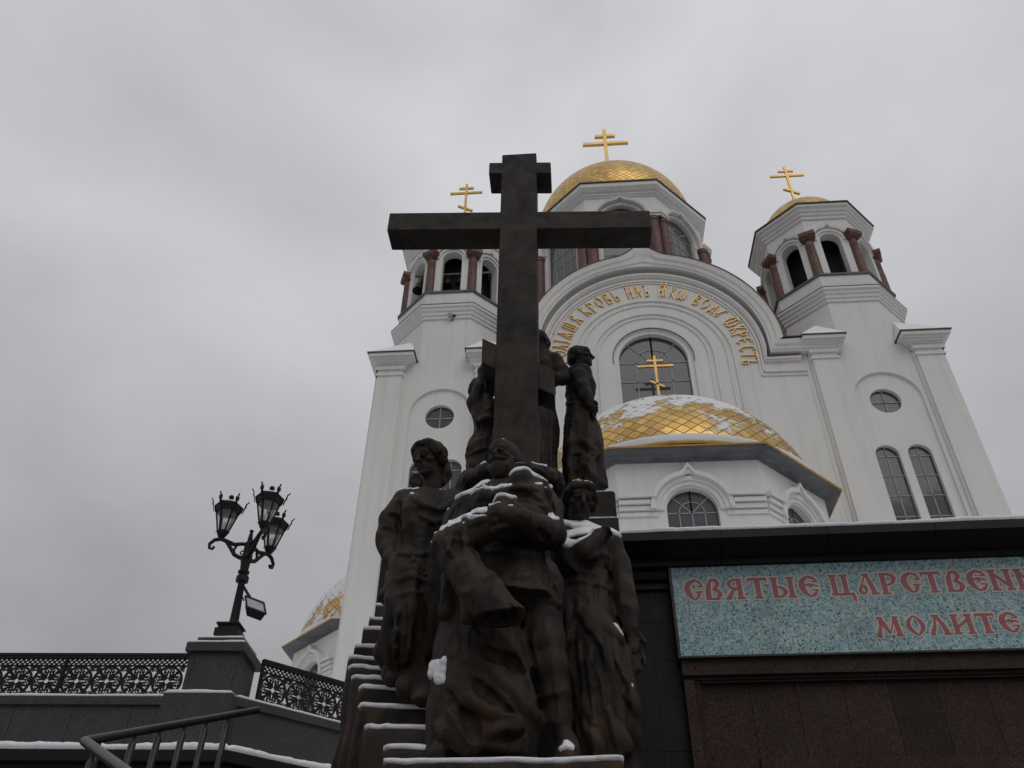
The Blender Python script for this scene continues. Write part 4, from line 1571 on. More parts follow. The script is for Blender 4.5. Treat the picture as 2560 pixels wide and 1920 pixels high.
for lx, ly in ((262, 668), (640, 590), (692, 810)):
    bpos = Vector(at_z(ZX + lx / ZS, ZY + ly / ZS, zb))
    dirv = Vector((bpos.x - arm_c.x, bpos.y - arm_c.y, 0))
    R_ = dirv.length
    dirv.normalize()
    arm = MB()
    Z = Vector((0, 0, 1))
    base = Vector((arm_c.x, arm_c.y, arm_c.z))
    rel = bpos.z - base.z

    def A3(f, h):
        return base + dirv * (R_ * f) + Z * (h + rel)
    arm.tube([A3(0.0, -0.10), A3(0.25, -0.10), A3(0.5, -0.13), A3(0.75, -0.07), A3(1.0, -0.02), A3(1.2, -0.06), A3(1.33, -0.16), A3(1.30, -0.26), A3(1.2, -0.28), A3(1.16, -0.22)],
             [0.042, 0.042, 0.046, 0.046, 0.048, 0.042, 0.038, 0.034, 0.030, 0.038], 8)
    arm.tube([A3(0.0, -0.42), A3(0.22, -0.43), A3(0.42, -0.37), A3(0.6, -0.22), A3(0.8, -0.07)], [0.042, 0.048, 0.046, 0.042, 0.038], 8)
    arm.tube([A3(0.42, -0.36), A3(0.48, -0.26), A3(0.42, -0.17), A3(0.5, -0.13)], 0.03, 8)
    arm.tube([A3(0.1, -0.3), A3(0.2, -0.26), A3(0.24, -0.32), A3(0.18, -0.36)], 0.018, 8)
    arm.build('arm', IRON, lamp, 50)
    # lantern: six sided, wide at the top
    c = (bpos.x, bpos.y, bpos.z)
    H = 0.80
    rb, rt = 0.115, 0.275
    h0, h1 = 0.16, 0.76
    mb = MB()
    mb.lathe(c, [(0.03, -0.02), (0.07, 0.02), (0.11, 0.09), (0.125, 0.13), (0.125, 0.16)], 12)
    for k in range(6):
        a = math.pi / 3 * k + 0.3
        a2 = a + math.pi / 3
        p0 = Vector((c[0] + rb * math.cos(a), c[1] + rb * math.sin(a), c[2] + h0))
        p1 = Vector((c[0] + rt * math.cos(a), c[1] + rt * math.sin(a), c[2] + h1))
        q1 = Vector((c[0] + rt * math.cos(a2), c[1] + rt * math.sin(a2), c[2] + h1))
        mb.bar(p0, p1, 0.034, 0.034)
        mb.tube([Vector((c[0] + 0.12 * math.cos(a), c[1] + 0.12 * math.sin(a), c[2] + 0.14)), Vector((c[0] + 0.145 * math.cos(a), c[1] + 0.145 * math.sin(a), c[2] + 0.14))], 0.014, 6)
    mb.lathe(c, [(rt + 0.0, h1 - 0.14), (rt + 0.04, h1 - 0.005), (rt + 0.045, h1 + 0.02), (rt + 0.015, h1 + 0.05), (0.12, h1 + 0.13), (0.10, h1 + 0.16), (0.05, h1 + 0.19)], 6, 0.3)
    body = mb.build('lantern', IRON, lamp)
    mb = MB()
    mb.lathe(c, [(rb - 0.004, h0), (rt - 0.01, h1 - 0.01)], 6, 0.3)
    mb.build('glass', GLASS_L.m, body)
    mb = MB()
    mb.lathe(c, [(0.03, h0), (0.035, h0 + 0.05), (0.055, h0 + 0.12), (0.05, h0 + 0.2), (0.015, h0 + 0.23)], 12)
    mb.build('bulb', BULB, body, 50)
    mb = MB()
    mb.lathe(c, [(0.02, h1 + 0.18), (0.022, h1 + 0.21), (0.05, h1 + 0.235), (0.06, h1 + 0.27), (0.05, h1 + 0.305), (0.02, h1 + 0.325)], 12)
    mb.build('finial', IRON, body)
    for k in range(6):
        a = math.pi / 3 * k + 0.3
        e = Vector((math.cos(a), math.sin(a), 0))
        s_ = Vector((-math.sin(a), math.cos(a), 0))
        b0 = Vector(c) + e * (rt + 0.03)
        mb = MB()
        # leaf shaped crest
        for (o1, h_1), (o2, h_2), w in (((0.0, h1 - 0.11), (0.045, h1 + 0.05), 0.05), ((0.045, h1 + 0.05), (0.06, h1 + 0.13), 0.075), ((0.06, h1 + 0.13), (0.11, h1 + 0.20), 0.03)):
            mb.bar(b0 + e * o1 + Vector((0, 0, h_1)), b0 + e * o2 + Vector((0, 0, h_2)), w, 0.018, tuple(e))
        for dx, hh in ((-0.045, 0.06), (0.045, 0.06), (-0.04, 0.11), (0.04, 0.11)):
            mb.bar(b0 + e * 0.05 + Vector((0, 0, h1 + hh - 0.03)), b0 + e * 0.06 + s_ * dx + Vector((0, 0, h1 + hh + 0.025)), 0.02, 0.014, tuple(e))
        mb.build('crest', IRON, body)
    sn = MB()
    sn.lathe(c, [(0.2, h1 + 0.09), (0.19, h1 + 0.115), (0.13, h1 + 0.15), (0.09, h1 + 0.165)], 12)
    sn.build('snow', SNOW, body, 50)

# floodlight strapped to the pole
corn = [L3(480, 1192, YL - 0.30), L3(648, 1255, YL - 0.30), L3(666, 1352, YL - 0.40), L3(497, 1290, YL - 0.40)]
cv_ = [Vector(p) for p in corn]
nrm = (cv_[1] - cv_[0]).cross(cv_[3] - cv_[0]).normalized()
if nrm.y > 0:
    nrm = -nrm
back = -nrm * 0.16 + Vector((-0.05, 0, -0.07))
ctr = sum(cv_, Vector()) / 4
fl_ = thing('floodlight', 'flat black floodlight with pale glass clamped to the lamp pole', 'floodlight', tuple(ctr))
m = MB()
bk = [ctr + (p - ctr) * 0.75 + back for p in cv_]
m.add([tuple(p) for p in cv_] + [tuple(p) for p in bk], [(4, 5, 6, 7), (0, 1, 5, 4), (1, 2, 6, 5), (2, 3, 7, 6), (3, 0, 4, 7), (0, 1, 2, 3)])
for i in range(4):
    m.bar(cv_[i], cv_[(i + 1) % 4], 0.035, 0.04, tuple(nrm))
m.build('housing', IRON, fl_)
m = MB()
m.add([tuple(ctr + (p - ctr) * 0.95 + nrm * 0.006) for p in cv_], [(0, 1, 2, 3)])
m.build('glass', mat_simple('flood_glass', (0.30, 0.32, 0.33), (0.42, 0.44, 0.45), 5, 0.15, 0, 0), fl_)
m = MB()
pp = Vector(axis0) + ax * axis_t(1075)
m.bar(pp, (cv_[0] + cv_[1]) / 2 + back * 0.4, 0.035, 0.05)
m.bar(Vector(axis0) + ax * axis_t(1140), cv_[0] + back * 0.5, 0.02, 0.02)
m.build('bracket', IRON, fl_)

# ---- brown metal handrail of the lower stairs
RAIL = mat_simple('brown_painted_metal', (0.036, 0.030, 0.026), (0.060, 0.051, 0.045), 6.0, 0.42, 0.3, 0.1)
hr0 = Vector(at_y(212, 1853, 5.0))
hr1 = Vector(at_y(640, 1776, 6.9))
hr2 = Vector(at_y(318, 1932, 4.25))
hr3 = hr2 + (hr2 - hr0) * 1.6
hand = thing('handrail', 'brown metal stair handrail with round balusters, in front of the left wall', 'handrail', tuple(hr0 - Vector((0, 0, 0.95))))
m = MB()
m.tube([hr1 + (hr1 - hr0) * 0.01, hr1, hr0 + (hr1 - hr0) * 0.02, hr0, hr0 + (hr2 - hr0) * 0.06, hr2, hr3], 0.0285, 14)
m.build('top_rail', RAIL, hand, 50)
m = MB()
dz = Vector((0, 0, -0.86))
m.tube([hr1 + dz, hr0 + dz, hr3 + dz], 0.022, 10)
m.build('bottom_rail', RAIL, hand, 50)


def solve_on(a, b, px):
    lo, hi = -0.5, 1.5
    sg = None
    for _ in range(50):
        mid = (lo + hi) / 2
        q = np.array(a + (b - a) * mid) - CAM
        x = 1280 + FPX * float(np.dot(q, CX)) / float(np.dot(q, CF))
        if x < px:
            lo = mid
        else:
            hi = mid
    return (lo + hi) / 2


posts = [hr0 + (hr1 - hr0) * solve_on(hr0, hr1, px) for px in (252, 339, 402, 463, 518, 572)]
posts += [hr0 + (hr2 - hr0) * t for t in (0.28, 0.75, 1.25, 1.8)]
for p in posts:
    m = MB()
    m.tube([p + Vector((0, 0, -0.01)), p + Vector((0, 0, -0.06))], 0.012, 8)
    m.tube([p + Vector((0, 0, -0.055)), p + Vector((0, 0, -0.075)), p + Vector((0, 0, -0.80)), p + Vector((0, 0, -0.94))], [0.014, 0.0235, 0.0235, 0.0235], 12)
    m.build('baluster', RAIL, hand, 50)
# stairs that carry the handrail (below the frame)
st = MB()
for i in range(14):
    t0, t1 = i / 14, (i + 1) / 14
    a_ = hr0 + (hr1 - hr0) * t0
    b_ = hr0 + (hr1 - hr0) * t1
    st.box(min(a_.x, b_.x) - 0.0, max(a_.x, b_.x) - 0.004, a_.y - 0.25, a_.y + 2.2, 0.0, a_.z - 0.93, None)
tag(st.build('stairs', GREY_GRANITE), 'grey granite stair flight below the brown handrail', kind='structure')
fp = MB()
fp.box(hr3.x - 1.0, hr3.x + 1.2, hr3.y - 0.6, hr0.y - 0.27, 0.0, min(hr3.z, hr0.z) - 0.93)
tag(fp.build('stair_landing', GREY_GRANITE), 'granite landing at the foot of the handrail', kind='structure')

# ---- terrace deck covered in snow
q0 = CORN - dl * LFAR - nL * 0.52
q1 = CORN - bis * 0.55
PX0 = float(at_y(950, 1420, 8.45)[0])
tq = (PX0 + 0.02 - float(q1[0])) / float(dr_[0])
q2 = q1 + dr_ * tq
pu = [(float(q0[0]), float(q0[1])), (float(q1[0]), float(q1[1])), (float(q2[0]), float(q2[1])), (PX0 + 0.02, 11.21), (uL - 0.9, 11.21), (FW(uL - 0.9, -0.82, 0)[0], FW(uL - 0.9, -0.82, 0)[1]),
      (FW(WU1, -0.82, 0)[0], FW(WU1, -0.82, 0)[1]), (90, 60), (90, 140), (-90, 140), (-60, 30)]
tri = tessellate_polygon([[Vector((x, y, 0)) for x, y in pu]])
td = MB()
td.add([(x, y, ZB) for x, y in pu] + [(x, y, 0.01) for x, y in pu], [tuple(t) for t in tri] + [(i, (i + 1) % len(pu), (i + 1) % len(pu) + len(pu), i + len(pu)) for i in range(len(pu))])
tag(td.build('terrace', SNOW), 'snow covered terrace around the church', kind='structure')

# ------------------------------------------------------------------ sculpting with distance fields
_rng = np.random.RandomState(7)
_LAT = _rng.rand(64, 64, 64).astype(np.float32)


def vnoise(p, freq, off=0.0):
    """smooth value noise on points (n, 3); freq may be a scalar or a triple"""
    q = p * np.asarray(freq, dtype=np.float32) + off
    i = np.floor(q).astype(np.int32)
    f = (q - i).astype(np.float32)
    f = f * f * (3 - 2 * f)
    i0, i1 = i & 63, (i + 1) & 63

    def g(a, b, c):
        return _LAT[a, b, c]
    x0, y0, z0, x1, y1, z1 = i0[:, 0], i0[:, 1], i0[:, 2], i1[:, 0], i1[:, 1], i1[:, 2]
    fx, fy, fz = f[:, 0], f[:, 1], f[:, 2]
    a = g(x0, y0, z0) * (1 - fx) + g(x1, y0, z0) * fx
    b = g(x0, y1, z0) * (1 - fx) + g(x1, y1, z0) * fx
    c = g(x0, y0, z1) * (1 - fx) + g(x1, y0, z1) * fx
    d = g(x0, y1, z1) * (1 - fx) + g(x1, y1, z1) * fx
    return (a * (1 - fy) + b * fy) * (1 - fz) + (c * (1 - fy) + d * fy) * fz


def mesh_from_arrays(name, V, Q, mat, parent):
    me = bpy.data.meshes.new(name)
    me.vertices.add(len(V))
    me.vertices.foreach_set('co', V.astype(np.float32).ravel())
    me.loops.add(Q.size)
    me.loops.foreach_set('vertex_index', Q.astype(np.int32).ravel())
    me.polygons.add(len(Q))
    me.polygons.foreach_set('loop_start', np.arange(0, Q.size, 4, dtype=np.int32))
    me.polygons.foreach_set('loop_total', np.full(len(Q), 4, dtype=np.int32))
    me.polygons.foreach_set('use_smooth', np.ones(len(Q), dtype=bool))
    me.materials.append(mat)
    me.update(calc_edges=True)
    me.validate()
    o = bpy.data.objects.new(name, me)
    COL.objects.link(o)
    if parent is not None:
        o.parent = parent
        o.location = -world_loc(parent)
    return o


def surface_nets(F, org, h):
    S = F < 0
    nx, ny, nz = F.shape
    c = [S[a:nx - 1 + a, b:ny - 1 + b, d:nz - 1 + d] for a in (0, 1) for b in (0, 1) for d in (0, 1)]
    cnt = sum(x.astype(np.int8) for x in c)
    mask = (cnt > 0) & (cnt < 8)
    ii, jj, kk = np.nonzero(mask)
    acc = np.zeros((len(ii), 3), np.float32)
    num = np.zeros(len(ii), np.float32)
    for ax in range(3):
        o1, o2 = [x for x in range(3) if x != ax]
        for a in (0, 1):
            for b in (0, 1):
                e0 = [0, 0, 0]
                e0[o1], e0[o2] = a, b
                e1 = list(e0)
                e1[ax] = 1
                f0 = F[ii + e0[0], jj + e0[1], kk + e0[2]]
                f1 = F[ii + e1[0], jj + e1[1], kk + e1[2]]
                m = (f0 < 0) != (f1 < 0)
                t = np.where(m, f0 / np.where(m, f0 - f1, 1), 0)
                p = np.tile(np.array(e0, np.float32), (len(ii), 1))
                p[:, ax] += t
                acc += p * m[:, None]
                num += m
    V = acc / num[:, None] + np.stack([ii, jj, kk], 1)
    V = V * h + org
    ids = np.full(mask.shape, -1, np.int32)
    ids[ii, jj, kk] = np.arange(len(ii))
    quads = []
    for ax in range(3):
        sl0 = [slice(None)] * 3
        sl1 = [slice(None)] * 3
        sl0[ax], sl1[ax] = slice(0, -1), slice(1, None)
        A, B = S[tuple(sl0)], S[tuple(sl1)]
        ch = A != B
        o1, o2 = [(1, 2), (2, 0), (0, 1)][ax]
        e = np.argwhere(ch)
        n1, n2 = F.shape[o1] - 1, F.shape[o2] - 1
        e = e[(e[:, o1] > 0) & (e[:, o2] > 0) & (e[:, o1] < n1) & (e[:, o2] < n2)]
        if not len(e):
            continue
        flip = A[e[:, 0], e[:, 1], e[:, 2]]

        def at(d1, d2):
            q = e.copy()
            q[:, o1] -= d1
            q[:, o2] -= d2
            return ids[q[:, 0], q[:, 1], q[:, 2]]
        Q = np.stack([at(1, 1), at(0, 1), at(0, 0), at(1, 0)], 1)
        Q[~flip] = Q[~flip][:, ::-1]
        quads.append(Q)
    Q = np.concatenate(quads)
    Q = Q[(Q >= 0).all(1)]
    return V, Q


def px_r(p, px):
    return px * depth(p) / FPX


class Crop:
    """points of the photograph read off an enlargement: offset and scale"""

    def __init__(self, x, y, s):
        self.x, self.y, self.s = x, y, s

    def full(self, a, b):
        return self.x + a / self.s, self.y + b / self.s

    def __call__(self, a, b, yy):
        return at_y(*self.full(a, b), yy)

    def r(self, a, b, yy, px):
        return px_r(self(a, b, yy), px / self.s)


class Sculpt:
    def __init__(self, lo, hi, h):
        self.org = np.array(lo, np.float32)
        self.h = h
        n = np.ceil((np.array(hi) - np.array(lo)) / h).astype(int) + 1
        self.n = n
        self.F = np.full(tuple(n), 0.5, np.float32)
        self.ax = [self.org[i] + h * np.arange(n[i], dtype=np.float32) for i in range(3)]

    def win(self, lo, hi):
        a = np.clip(np.floor((np.array(lo) - self.org) / self.h).astype(int), 0, self.n)
        b = np.clip(np.ceil((np.array(hi) - self.org) / self.h).astype(int) + 1, 0, self.n)
        sl = tuple(slice(int(i), int(j)) for i, j in zip(a, b))
        g = np.meshgrid(*[self.ax[i][sl[i]] for i in range(3)], indexing='ij', sparse=True)
        return sl, g

    def put(self, lo, hi, fn, k=0.03, sub=False):
        pad = k + 0.03
        sl, g = self.win(np.array(lo) - pad, np.array(hi) + pad)
        A = self.F[sl]
        if A.size == 0:
            return self
        d = fn(*g).astype(np.float32)
        if sub:
            d = -d
            h = np.clip(0.5 - 0.5 * (A - d) / k, 0, 1)
            self.F[sl] = A * (1 - h) + d * h + k * h * (1 - h)
        else:
            h = np.clip(0.5 + 0.5 * (A - d) / k, 0, 1)
            self.F[sl] = A * (1 - h) + d * h - k * h * (1 - h)
        return self

    def cap(self, a, b, ra, rb=None, k=0.03, sub=False, sq=None):
        """round cone; sq = (axis vector, factor) flattens it along an axis"""
        rb = ra if rb is None else rb
        a, b = np.asarray(a, np.float32), np.asarray(b, np.float32)
        ab = b - a
        L = float(ab @ ab) + 1e-9
        R = max(ra, rb)

        def fn(x, y, z):
            px, py, pz = x - a[0], y - a[1], z - a[2]
            t = np.clip((px * ab[0] + py * ab[1] + pz * ab[2]) / L, 0, 1)
            dx, dy, dz = px - t * ab[0], py - t * ab[1], pz - t * ab[2]
            if sq is not None:
                v, f = sq
                q = dx * v[0] + dy * v[1] + dz * v[2]
                e = q * (f - 1)
                return np.sqrt((dx + e * v[0]) ** 2 + (dy + e * v[1]) ** 2 + (dz + e * v[2]) ** 2) - (ra + (rb - ra) * t)
            return np.sqrt(dx * dx + dy * dy + dz * dz) - (ra + (rb - ra) * t)
        return self.put(np.minimum(a, b) - R, np.maximum(a, b) + R, fn, k, sub)

    def chain(self, pts, rs, k=0.03, sub=False, sq=None):
        for i in range(len(pts) - 1):
            self.cap(pts[i], pts[i + 1], rs[i], rs[i + 1], k, sub, sq)
        return self

    def ell(self, c, r, R=None, k=0.03, sub=False):
        c = np.asarray(c, np.float32)
        r = np.asarray(r, np.float32) * np.ones(3, np.float32)
        R = np.eye(3) if R is None else np.asarray(R)
        m = float(r.max())

        def fn(x, y, z):
            px, py, pz = x - c[0], y - c[1], z - c[2]
            q = [(px * R[i][0] + py * R[i][1] + pz * R[i][2]) for i in range(3)]
            k0 = np.sqrt((q[0] / r[0]) ** 2 + (q[1] / r[1]) ** 2 + (q[2] / r[2]) ** 2)
            k1 = np.sqrt((q[0] / r[0] ** 2) ** 2 + (q[1] / r[1] ** 2) ** 2 + (q[2] / r[2] ** 2) ** 2) + 1e-6
            return k0 * (k0 - 1) / k1
        return self.put(c - m, c + m, fn, k, sub)

    def loft(self, secs, k=0.04, folds=0.0, nf=9, ph=0.0, tw=0.0, sub=False, fold_from=None):
        """secs: (center xyz, rx, ry) stacked in z (any order); fold depth grows downwards"""
        secs = sorted(secs, key=lambda s: s[0][2])
        zs = np.array([s[0][2] for s in secs])
        cx = np.array([s[0][0] for s in secs])
        cy = np.array([s[0][1] for s in secs])
        rx = np.array([s[1] for s in secs])
        ry = np.array([s[2] for s in secs])
        m = max(rx.max(), ry.max()) * 1.25
        lo = (cx.min() - m, cy.min() - m, zs[0])
        hi = (cx.max() + m, cy.max() + m, zs[-1])

        def fn(x, y, z):
            zz = np.clip(z, zs[0], zs[-1])

            def ip(v):
                return np.interp(zz.ravel(), zs, v).reshape(zz.shape)
            X, Y = x - ip(cx), y - ip(cy)
            RX, RY = ip(rx), ip(ry)
            k0 = np.sqrt((X / RX) ** 2 + (Y / RY) ** 2)
            if folds:
                an = np.arctan2(Y / RY, X / RX)
                t = np.clip((zs[-1] - zz) / (zs[-1] - zs[0]), 0, 1)
                w = an * nf + ph + tw * t + 1.3 * np.sin(an * 2.0 + 3.0 * t + ph) + 0.7 * np.sin(an * 5 - 2.0 * t)
                s = np.sin(w)
                k0 = k0 - folds * (0.25 + 0.75 * t) * (np.sign(s) * np.abs(s) ** 0.8) / np.minimum(RX, RY)
            k1 = np.sqrt((X / RX ** 2) ** 2 + (Y / RY ** 2) ** 2) + 1e-6
            d = np.where(k0 < 0.3, -0.7 * np.minimum(RX, RY), k0 * (k0 - 1) / k1)
            e = np.maximum(zs[0] - z, z - zs[-1])
            return np.maximum(d, e) + 0 * d
        return self.put(lo, hi, fn, k, sub)

    def boxr(self, lo, hi, r=0.015, k=0.01, sub=False):
        lo, hi = np.asarray(lo), np.asarray(hi)
        c, e = (lo + hi) / 2, (hi - lo) / 2 - r

        def fn(x, y, z):
            q = [np.abs(v - c[i]) - e[i] for i, v in enumerate((x, y, z))]
            o = np.sqrt(sum(np.maximum(v, 0) ** 2 for v in q))
            return o + np.minimum(np.maximum(np.maximum(q[0], q[1]), q[2]), 0) - r
        return self.put(lo, hi, fn, k, sub)

    def band(self, w=0.07):
        idx = np.nonzero(np.abs(self.F) < w)
        P = np.stack([self.ax[i][idx[i]] for i in range(3)], 1)
        return idx, P

    def cloth(self, amp, freq, off=0.0, lo=None, hi=None, ridge=True, warp=0.12):
        """folds: ridged noise stretched along the hang of the cloth; lo/hi limit the region softly"""
        idx, P = self.band()
        w = np.ones(len(P), np.float32)
        if lo is not None:
            for i in range(3):
                w *= np.clip((P[:, i] - lo[i]) / 0.08, 0, 1) * np.clip((hi[i] - P[:, i]) / 0.08, 0, 1)
        sel = w > 0
        idx = tuple(i[sel] for i in idx)
        P, w = P[sel], w[sel]
        Q = P + warp * (np.stack([vnoise(P, 2.3, 11.0), vnoise(P, 2.3, 23.0), vnoise(P, 2.3, 37.0)], 1) - 0.5) * 2
        n = vnoise(Q, freq, off)
        if ridge:
            n = (1 - np.abs(2 * n - 1)) ** 1.4
        self.F[idx] += -(n - 0.5) * amp * w
        return self

    def surf(self, x, y, t0=3.0, t1=14.0):
        """first hit of the view ray through a photograph point"""
        d = ray(x, y)
        d = d / np.linalg.norm(d)
        t = np.arange(t0, t1, self.h * 0.5)
        p = CAM + t[:, None] * d
        i = np.round((p - self.org) / self.h).astype(int)
        ok = ((i >= 0) & (i < self.n)).all(1)
        i, t = i[ok], t[ok]
        if not len(i):
            return None
        f = self.F[i[:, 0], i[:, 1], i[:, 2]]
        hit = np.nonzero(f < 0)[0]
        return CAM + t[hit[0]] * d if len(hit) else None

    def stroke(self, crop, pts, r, k=0.02, sub=False, out=0.25, n=14, taper=True):
        """fold traced from the photograph and laid on the surface; r in metres"""
        P = []
        for i in range(len(pts) - 1):
            for j in range(n // (len(pts) - 1)):
                t = j / (n // (len(pts) - 1))
                P.append((pts[i][0] * (1 - t) + pts[i + 1][0] * t, pts[i][1] * (1 - t) + pts[i + 1][1] * t))
        P.append(pts[-1])
        Q = [self.surf(*crop.full(*p)) for p in P]
        Q = [q for q in Q if q is not None]
        if len(Q) < 3:
            return self
        Q = np.array(Q)
        Q[1:-1] = (Q[:-2] + Q[1:-1] + Q[2:]) / 3
        run = [0]
        for i in range(1, len(Q)):
            if np.linalg.norm(Q[i] - Q[i - 1]) > 0.25:
                break
            run.append(i)
        Q = Q[run]
        m = len(Q)
        rs = [r * (math.sin(math.pi * (0.12 + 0.76 * i / max(1, m - 1))) ** 0.7 if taper else 1) for i in range(m)]
        v = np.array([ray(*crop.full(*pts[0]))])[0]
        v = v / np.linalg.norm(v)
        Q = Q - v * r * (out if not sub else 0.3) + v * r * (0.45 if not sub else 0)
        self.chain(list(Q), rs, k, sub)
        return self

    def mesh(self, name, mat, parent, lowcut=True):
        F = self.F.copy()
        for i in range(3):
            sl = [slice(None)] * 3
            for e in (0, -1):
                sl[i] = e
                F[tuple(sl)] = 0.3
        V, Q = surface_nets(F, self.org, self.h)
        return mesh_from_arrays(name, V, Q, mat, parent)

    def snow(self, parent, t=0.03, nz0=0.62, cover=0.5, seed=0.0, clip=None, name='snow', fr=2.2, heads=(), zones=None):
        """snow lying on open, upward facing surfaces: the body shifted up, less the body"""
        F, h = self.F, self.h
        gz = np.gradient(F, h, axis=2)
        gx = np.gradient(F, h, axis=0)
        gy = np.gradient(F, h, axis=1)
        nz = gz / (np.sqrt(gx * gx + gy * gy + gz * gz) + 1e-6)
        # shelter: anything solid higher up
        above = np.minimum.accumulate(F[:, :, ::-1], axis=2)[:, :, ::-1]
        sh = np.roll(above, -max(2, int(round(0.10 / h))), axis=2)
        sh[:, :, -max(2, int(round(0.10 / h))):] = 0.5
        idx = np.nonzero((F > -0.03) & (F < t * 1.6) & (nz > 0.2))
        P = np.stack([self.ax[i][idx[i]] for i in range(3)], 1)
        n1 = vnoise(P, fr, 5.0 + seed) * 0.50 + vnoise(P, fr * 3.1, 9.0 + seed) * 0.30 + vnoise(P, fr * 11, 3.0) * 0.20
        th = t * np.clip((nz[idx] - nz0) / 0.14, -1, 1) * np.clip((n1 - (1 - cover)) / 0.16, -1, 1)
        th = np.where((nz[idx] < nz0) | (n1 < 1 - cover), -0.02, th)
        th = np.where(sh[idx] < 0.02, -0.02, th)
        if zones is not None:
            inz = np.zeros(len(P), bool)
            for c, rz in zones:
                inz |= ((P - np.asarray(c, np.float32)) ** 2).sum(1) < (rz * (0.75 + 0.5 * vnoise(P, 9.0, 61.0))) ** 2
            th = np.where(inz, th, -0.02)
        for c, tm in heads:
            near = ((P - np.asarray(c, np.float32)) ** 2).sum(1) < 0.085
            th = np.where(near, np.where(tm > 0, np.minimum(th, tm), -0.02), th)
        if clip is not None:
            lo, hi = clip
            for i in range(3):
                th = np.where((P[:, i] < lo[i]) | (P[:, i] > hi[i]), -0.02, th)
        G = np.full(F.shape, 0.05, np.float32)
        G[idx] = F[idx] - th
        # keep it in touch with the body but not inside it
        G = np.maximum(G, -(F + 0.012))
        # smooth a little
        G[1:-1, 1:-1, 1:-1] = (G[1:-1, 1:-1, 1:-1] * 2 + G[:-2, 1:-1, 1:-1] + G[2:, 1:-1, 1:-1] + G[1:-1, :-2, 1:-1] + G[1:-1, 2:, 1:-1] + G[1:-1, 1:-1, :-2] + G[1:-1, 1:-1, 2:]) / 8
        for i in range(3):
            sl = [slice(None)] * 3
            for e in (0, -1):
                sl[i] = e
                G[tuple(sl)] = 0.05
        if (G < 0).sum() < 20:
            return None
        V, Q = surface_nets(G, self.org, h)
        return mesh_from_arrays(name, V, Q, SNOW, parent)


def basis(f, tilt=0.0):
    """rows right, forward, up for a head looking along f; tilt rolls it"""
    f = np.array(f, float)
    f /= np.linalg.norm(f)
    r = np.cross(f, (0, 0, 1))
    r /= np.linalg.norm(r)
    u = np.cross(r, f)
    c, s = math.cos(tilt), math.sin(tilt)
    return np.array([c * r + s * u, f, -s * r + c * u])


def head(S, c, B, s, neck=True, female=False, beard=False, neck_to=None):
    """face and skull in head coordinates (right, forward, up), metres at life size times s"""
    c = np.asarray(c)

    def H(r, f, u):
        return c + s * (r * B[0] + f * B[1] + u * B[2])
    S.ell(H(0, -.012, .028), s * np.array((.074, .096, .098)), B, 0.01)
    S.ell(H(0, .030, -.052), s * np.array((.055 if female else .060, .064, .066)), B, 0.02 * s)
    S.ell(H(0, .055, .055), s * np.array((.055, .035, .045)), B, 0.02 * s)
    for e in (-1, 1):
        S.ell(H(e * .046, .056, -.018), s * np.array((.022, .026, .020)), B, 0.015 * s)
        S.ell(H(e * .077, -.008, -.002), s * np.array((.010, .020, .030)), B, 0.006 * s)
    S.cap(H(-.042, .080, .032), H(.042, .080, .032), .013 * s, None, .012 * s)
    for e in (-1, 1):
        S.ell(H(e * .032, .101, .012), s * np.array((.019, .015, .011)), B, .008 * s, True)
        S.ell(H(e * .032, .078, .011), s * .0165, B, .004 * s)
        S.cap(H(e * .016, .089, .020), H(e * .048, .080, .018), .0055 * s, None, .004 * s)
    S.cap(H(0, .088, .024), H(0, .114, -.020), .0095 * s, .0150 * s, .010 * s)
    for e in (-1, 1):
        S.ell(H(e * .013, .103, -.025), s * .0095, B, .006 * s)
    S.cap(H(-.022, .090, -.052), H(.022, .090, -.052), .0085 * s, None, .006 * s)
    S.cap(H(-.018, .088, -.066), H(.018, .088, -.066), .009 * s, None, .006 * s)
    S.cap(H(-.026, .099, -.059), H(.026, .099, -.059), .0035 * s, None, .003 * s, True)
    S.ell(H(0, .078, -.096), s * np.array((.024, .020, .018)), B, .015 * s)
    if beard:
        S.ell(H(0, .066, -.098), s * np.array((.056, .048, .052)), B, .018 * s)
        S.ell(H(0, .070, -.130), s * np.array((.036, .034, .036)), B, .02 * s)
        for e in (-1, 1):
            S.cap(H(e * .060, .02, -.03), H(e * .045, .06, -.09), .022 * s, .028 * s, .015 * s)
            S.cap(H(0, .110, -.040), H(e * .036, .094, -.050), .013 * s, .012 * s, .006 * s)
            S.cap(H(e * .036, .094, -.050), H(e * .062, .070, -.048), .012 * s, .005 * s, .004 * s)
    if neck:
        nt = H(0, -.035, -.20) if neck_to is None else neck_to
        S.cap(H(0, -.02, -.06), nt, (.050 if female else .060) * s, (.058 if female else .070) * s, .03 * s)
    return H


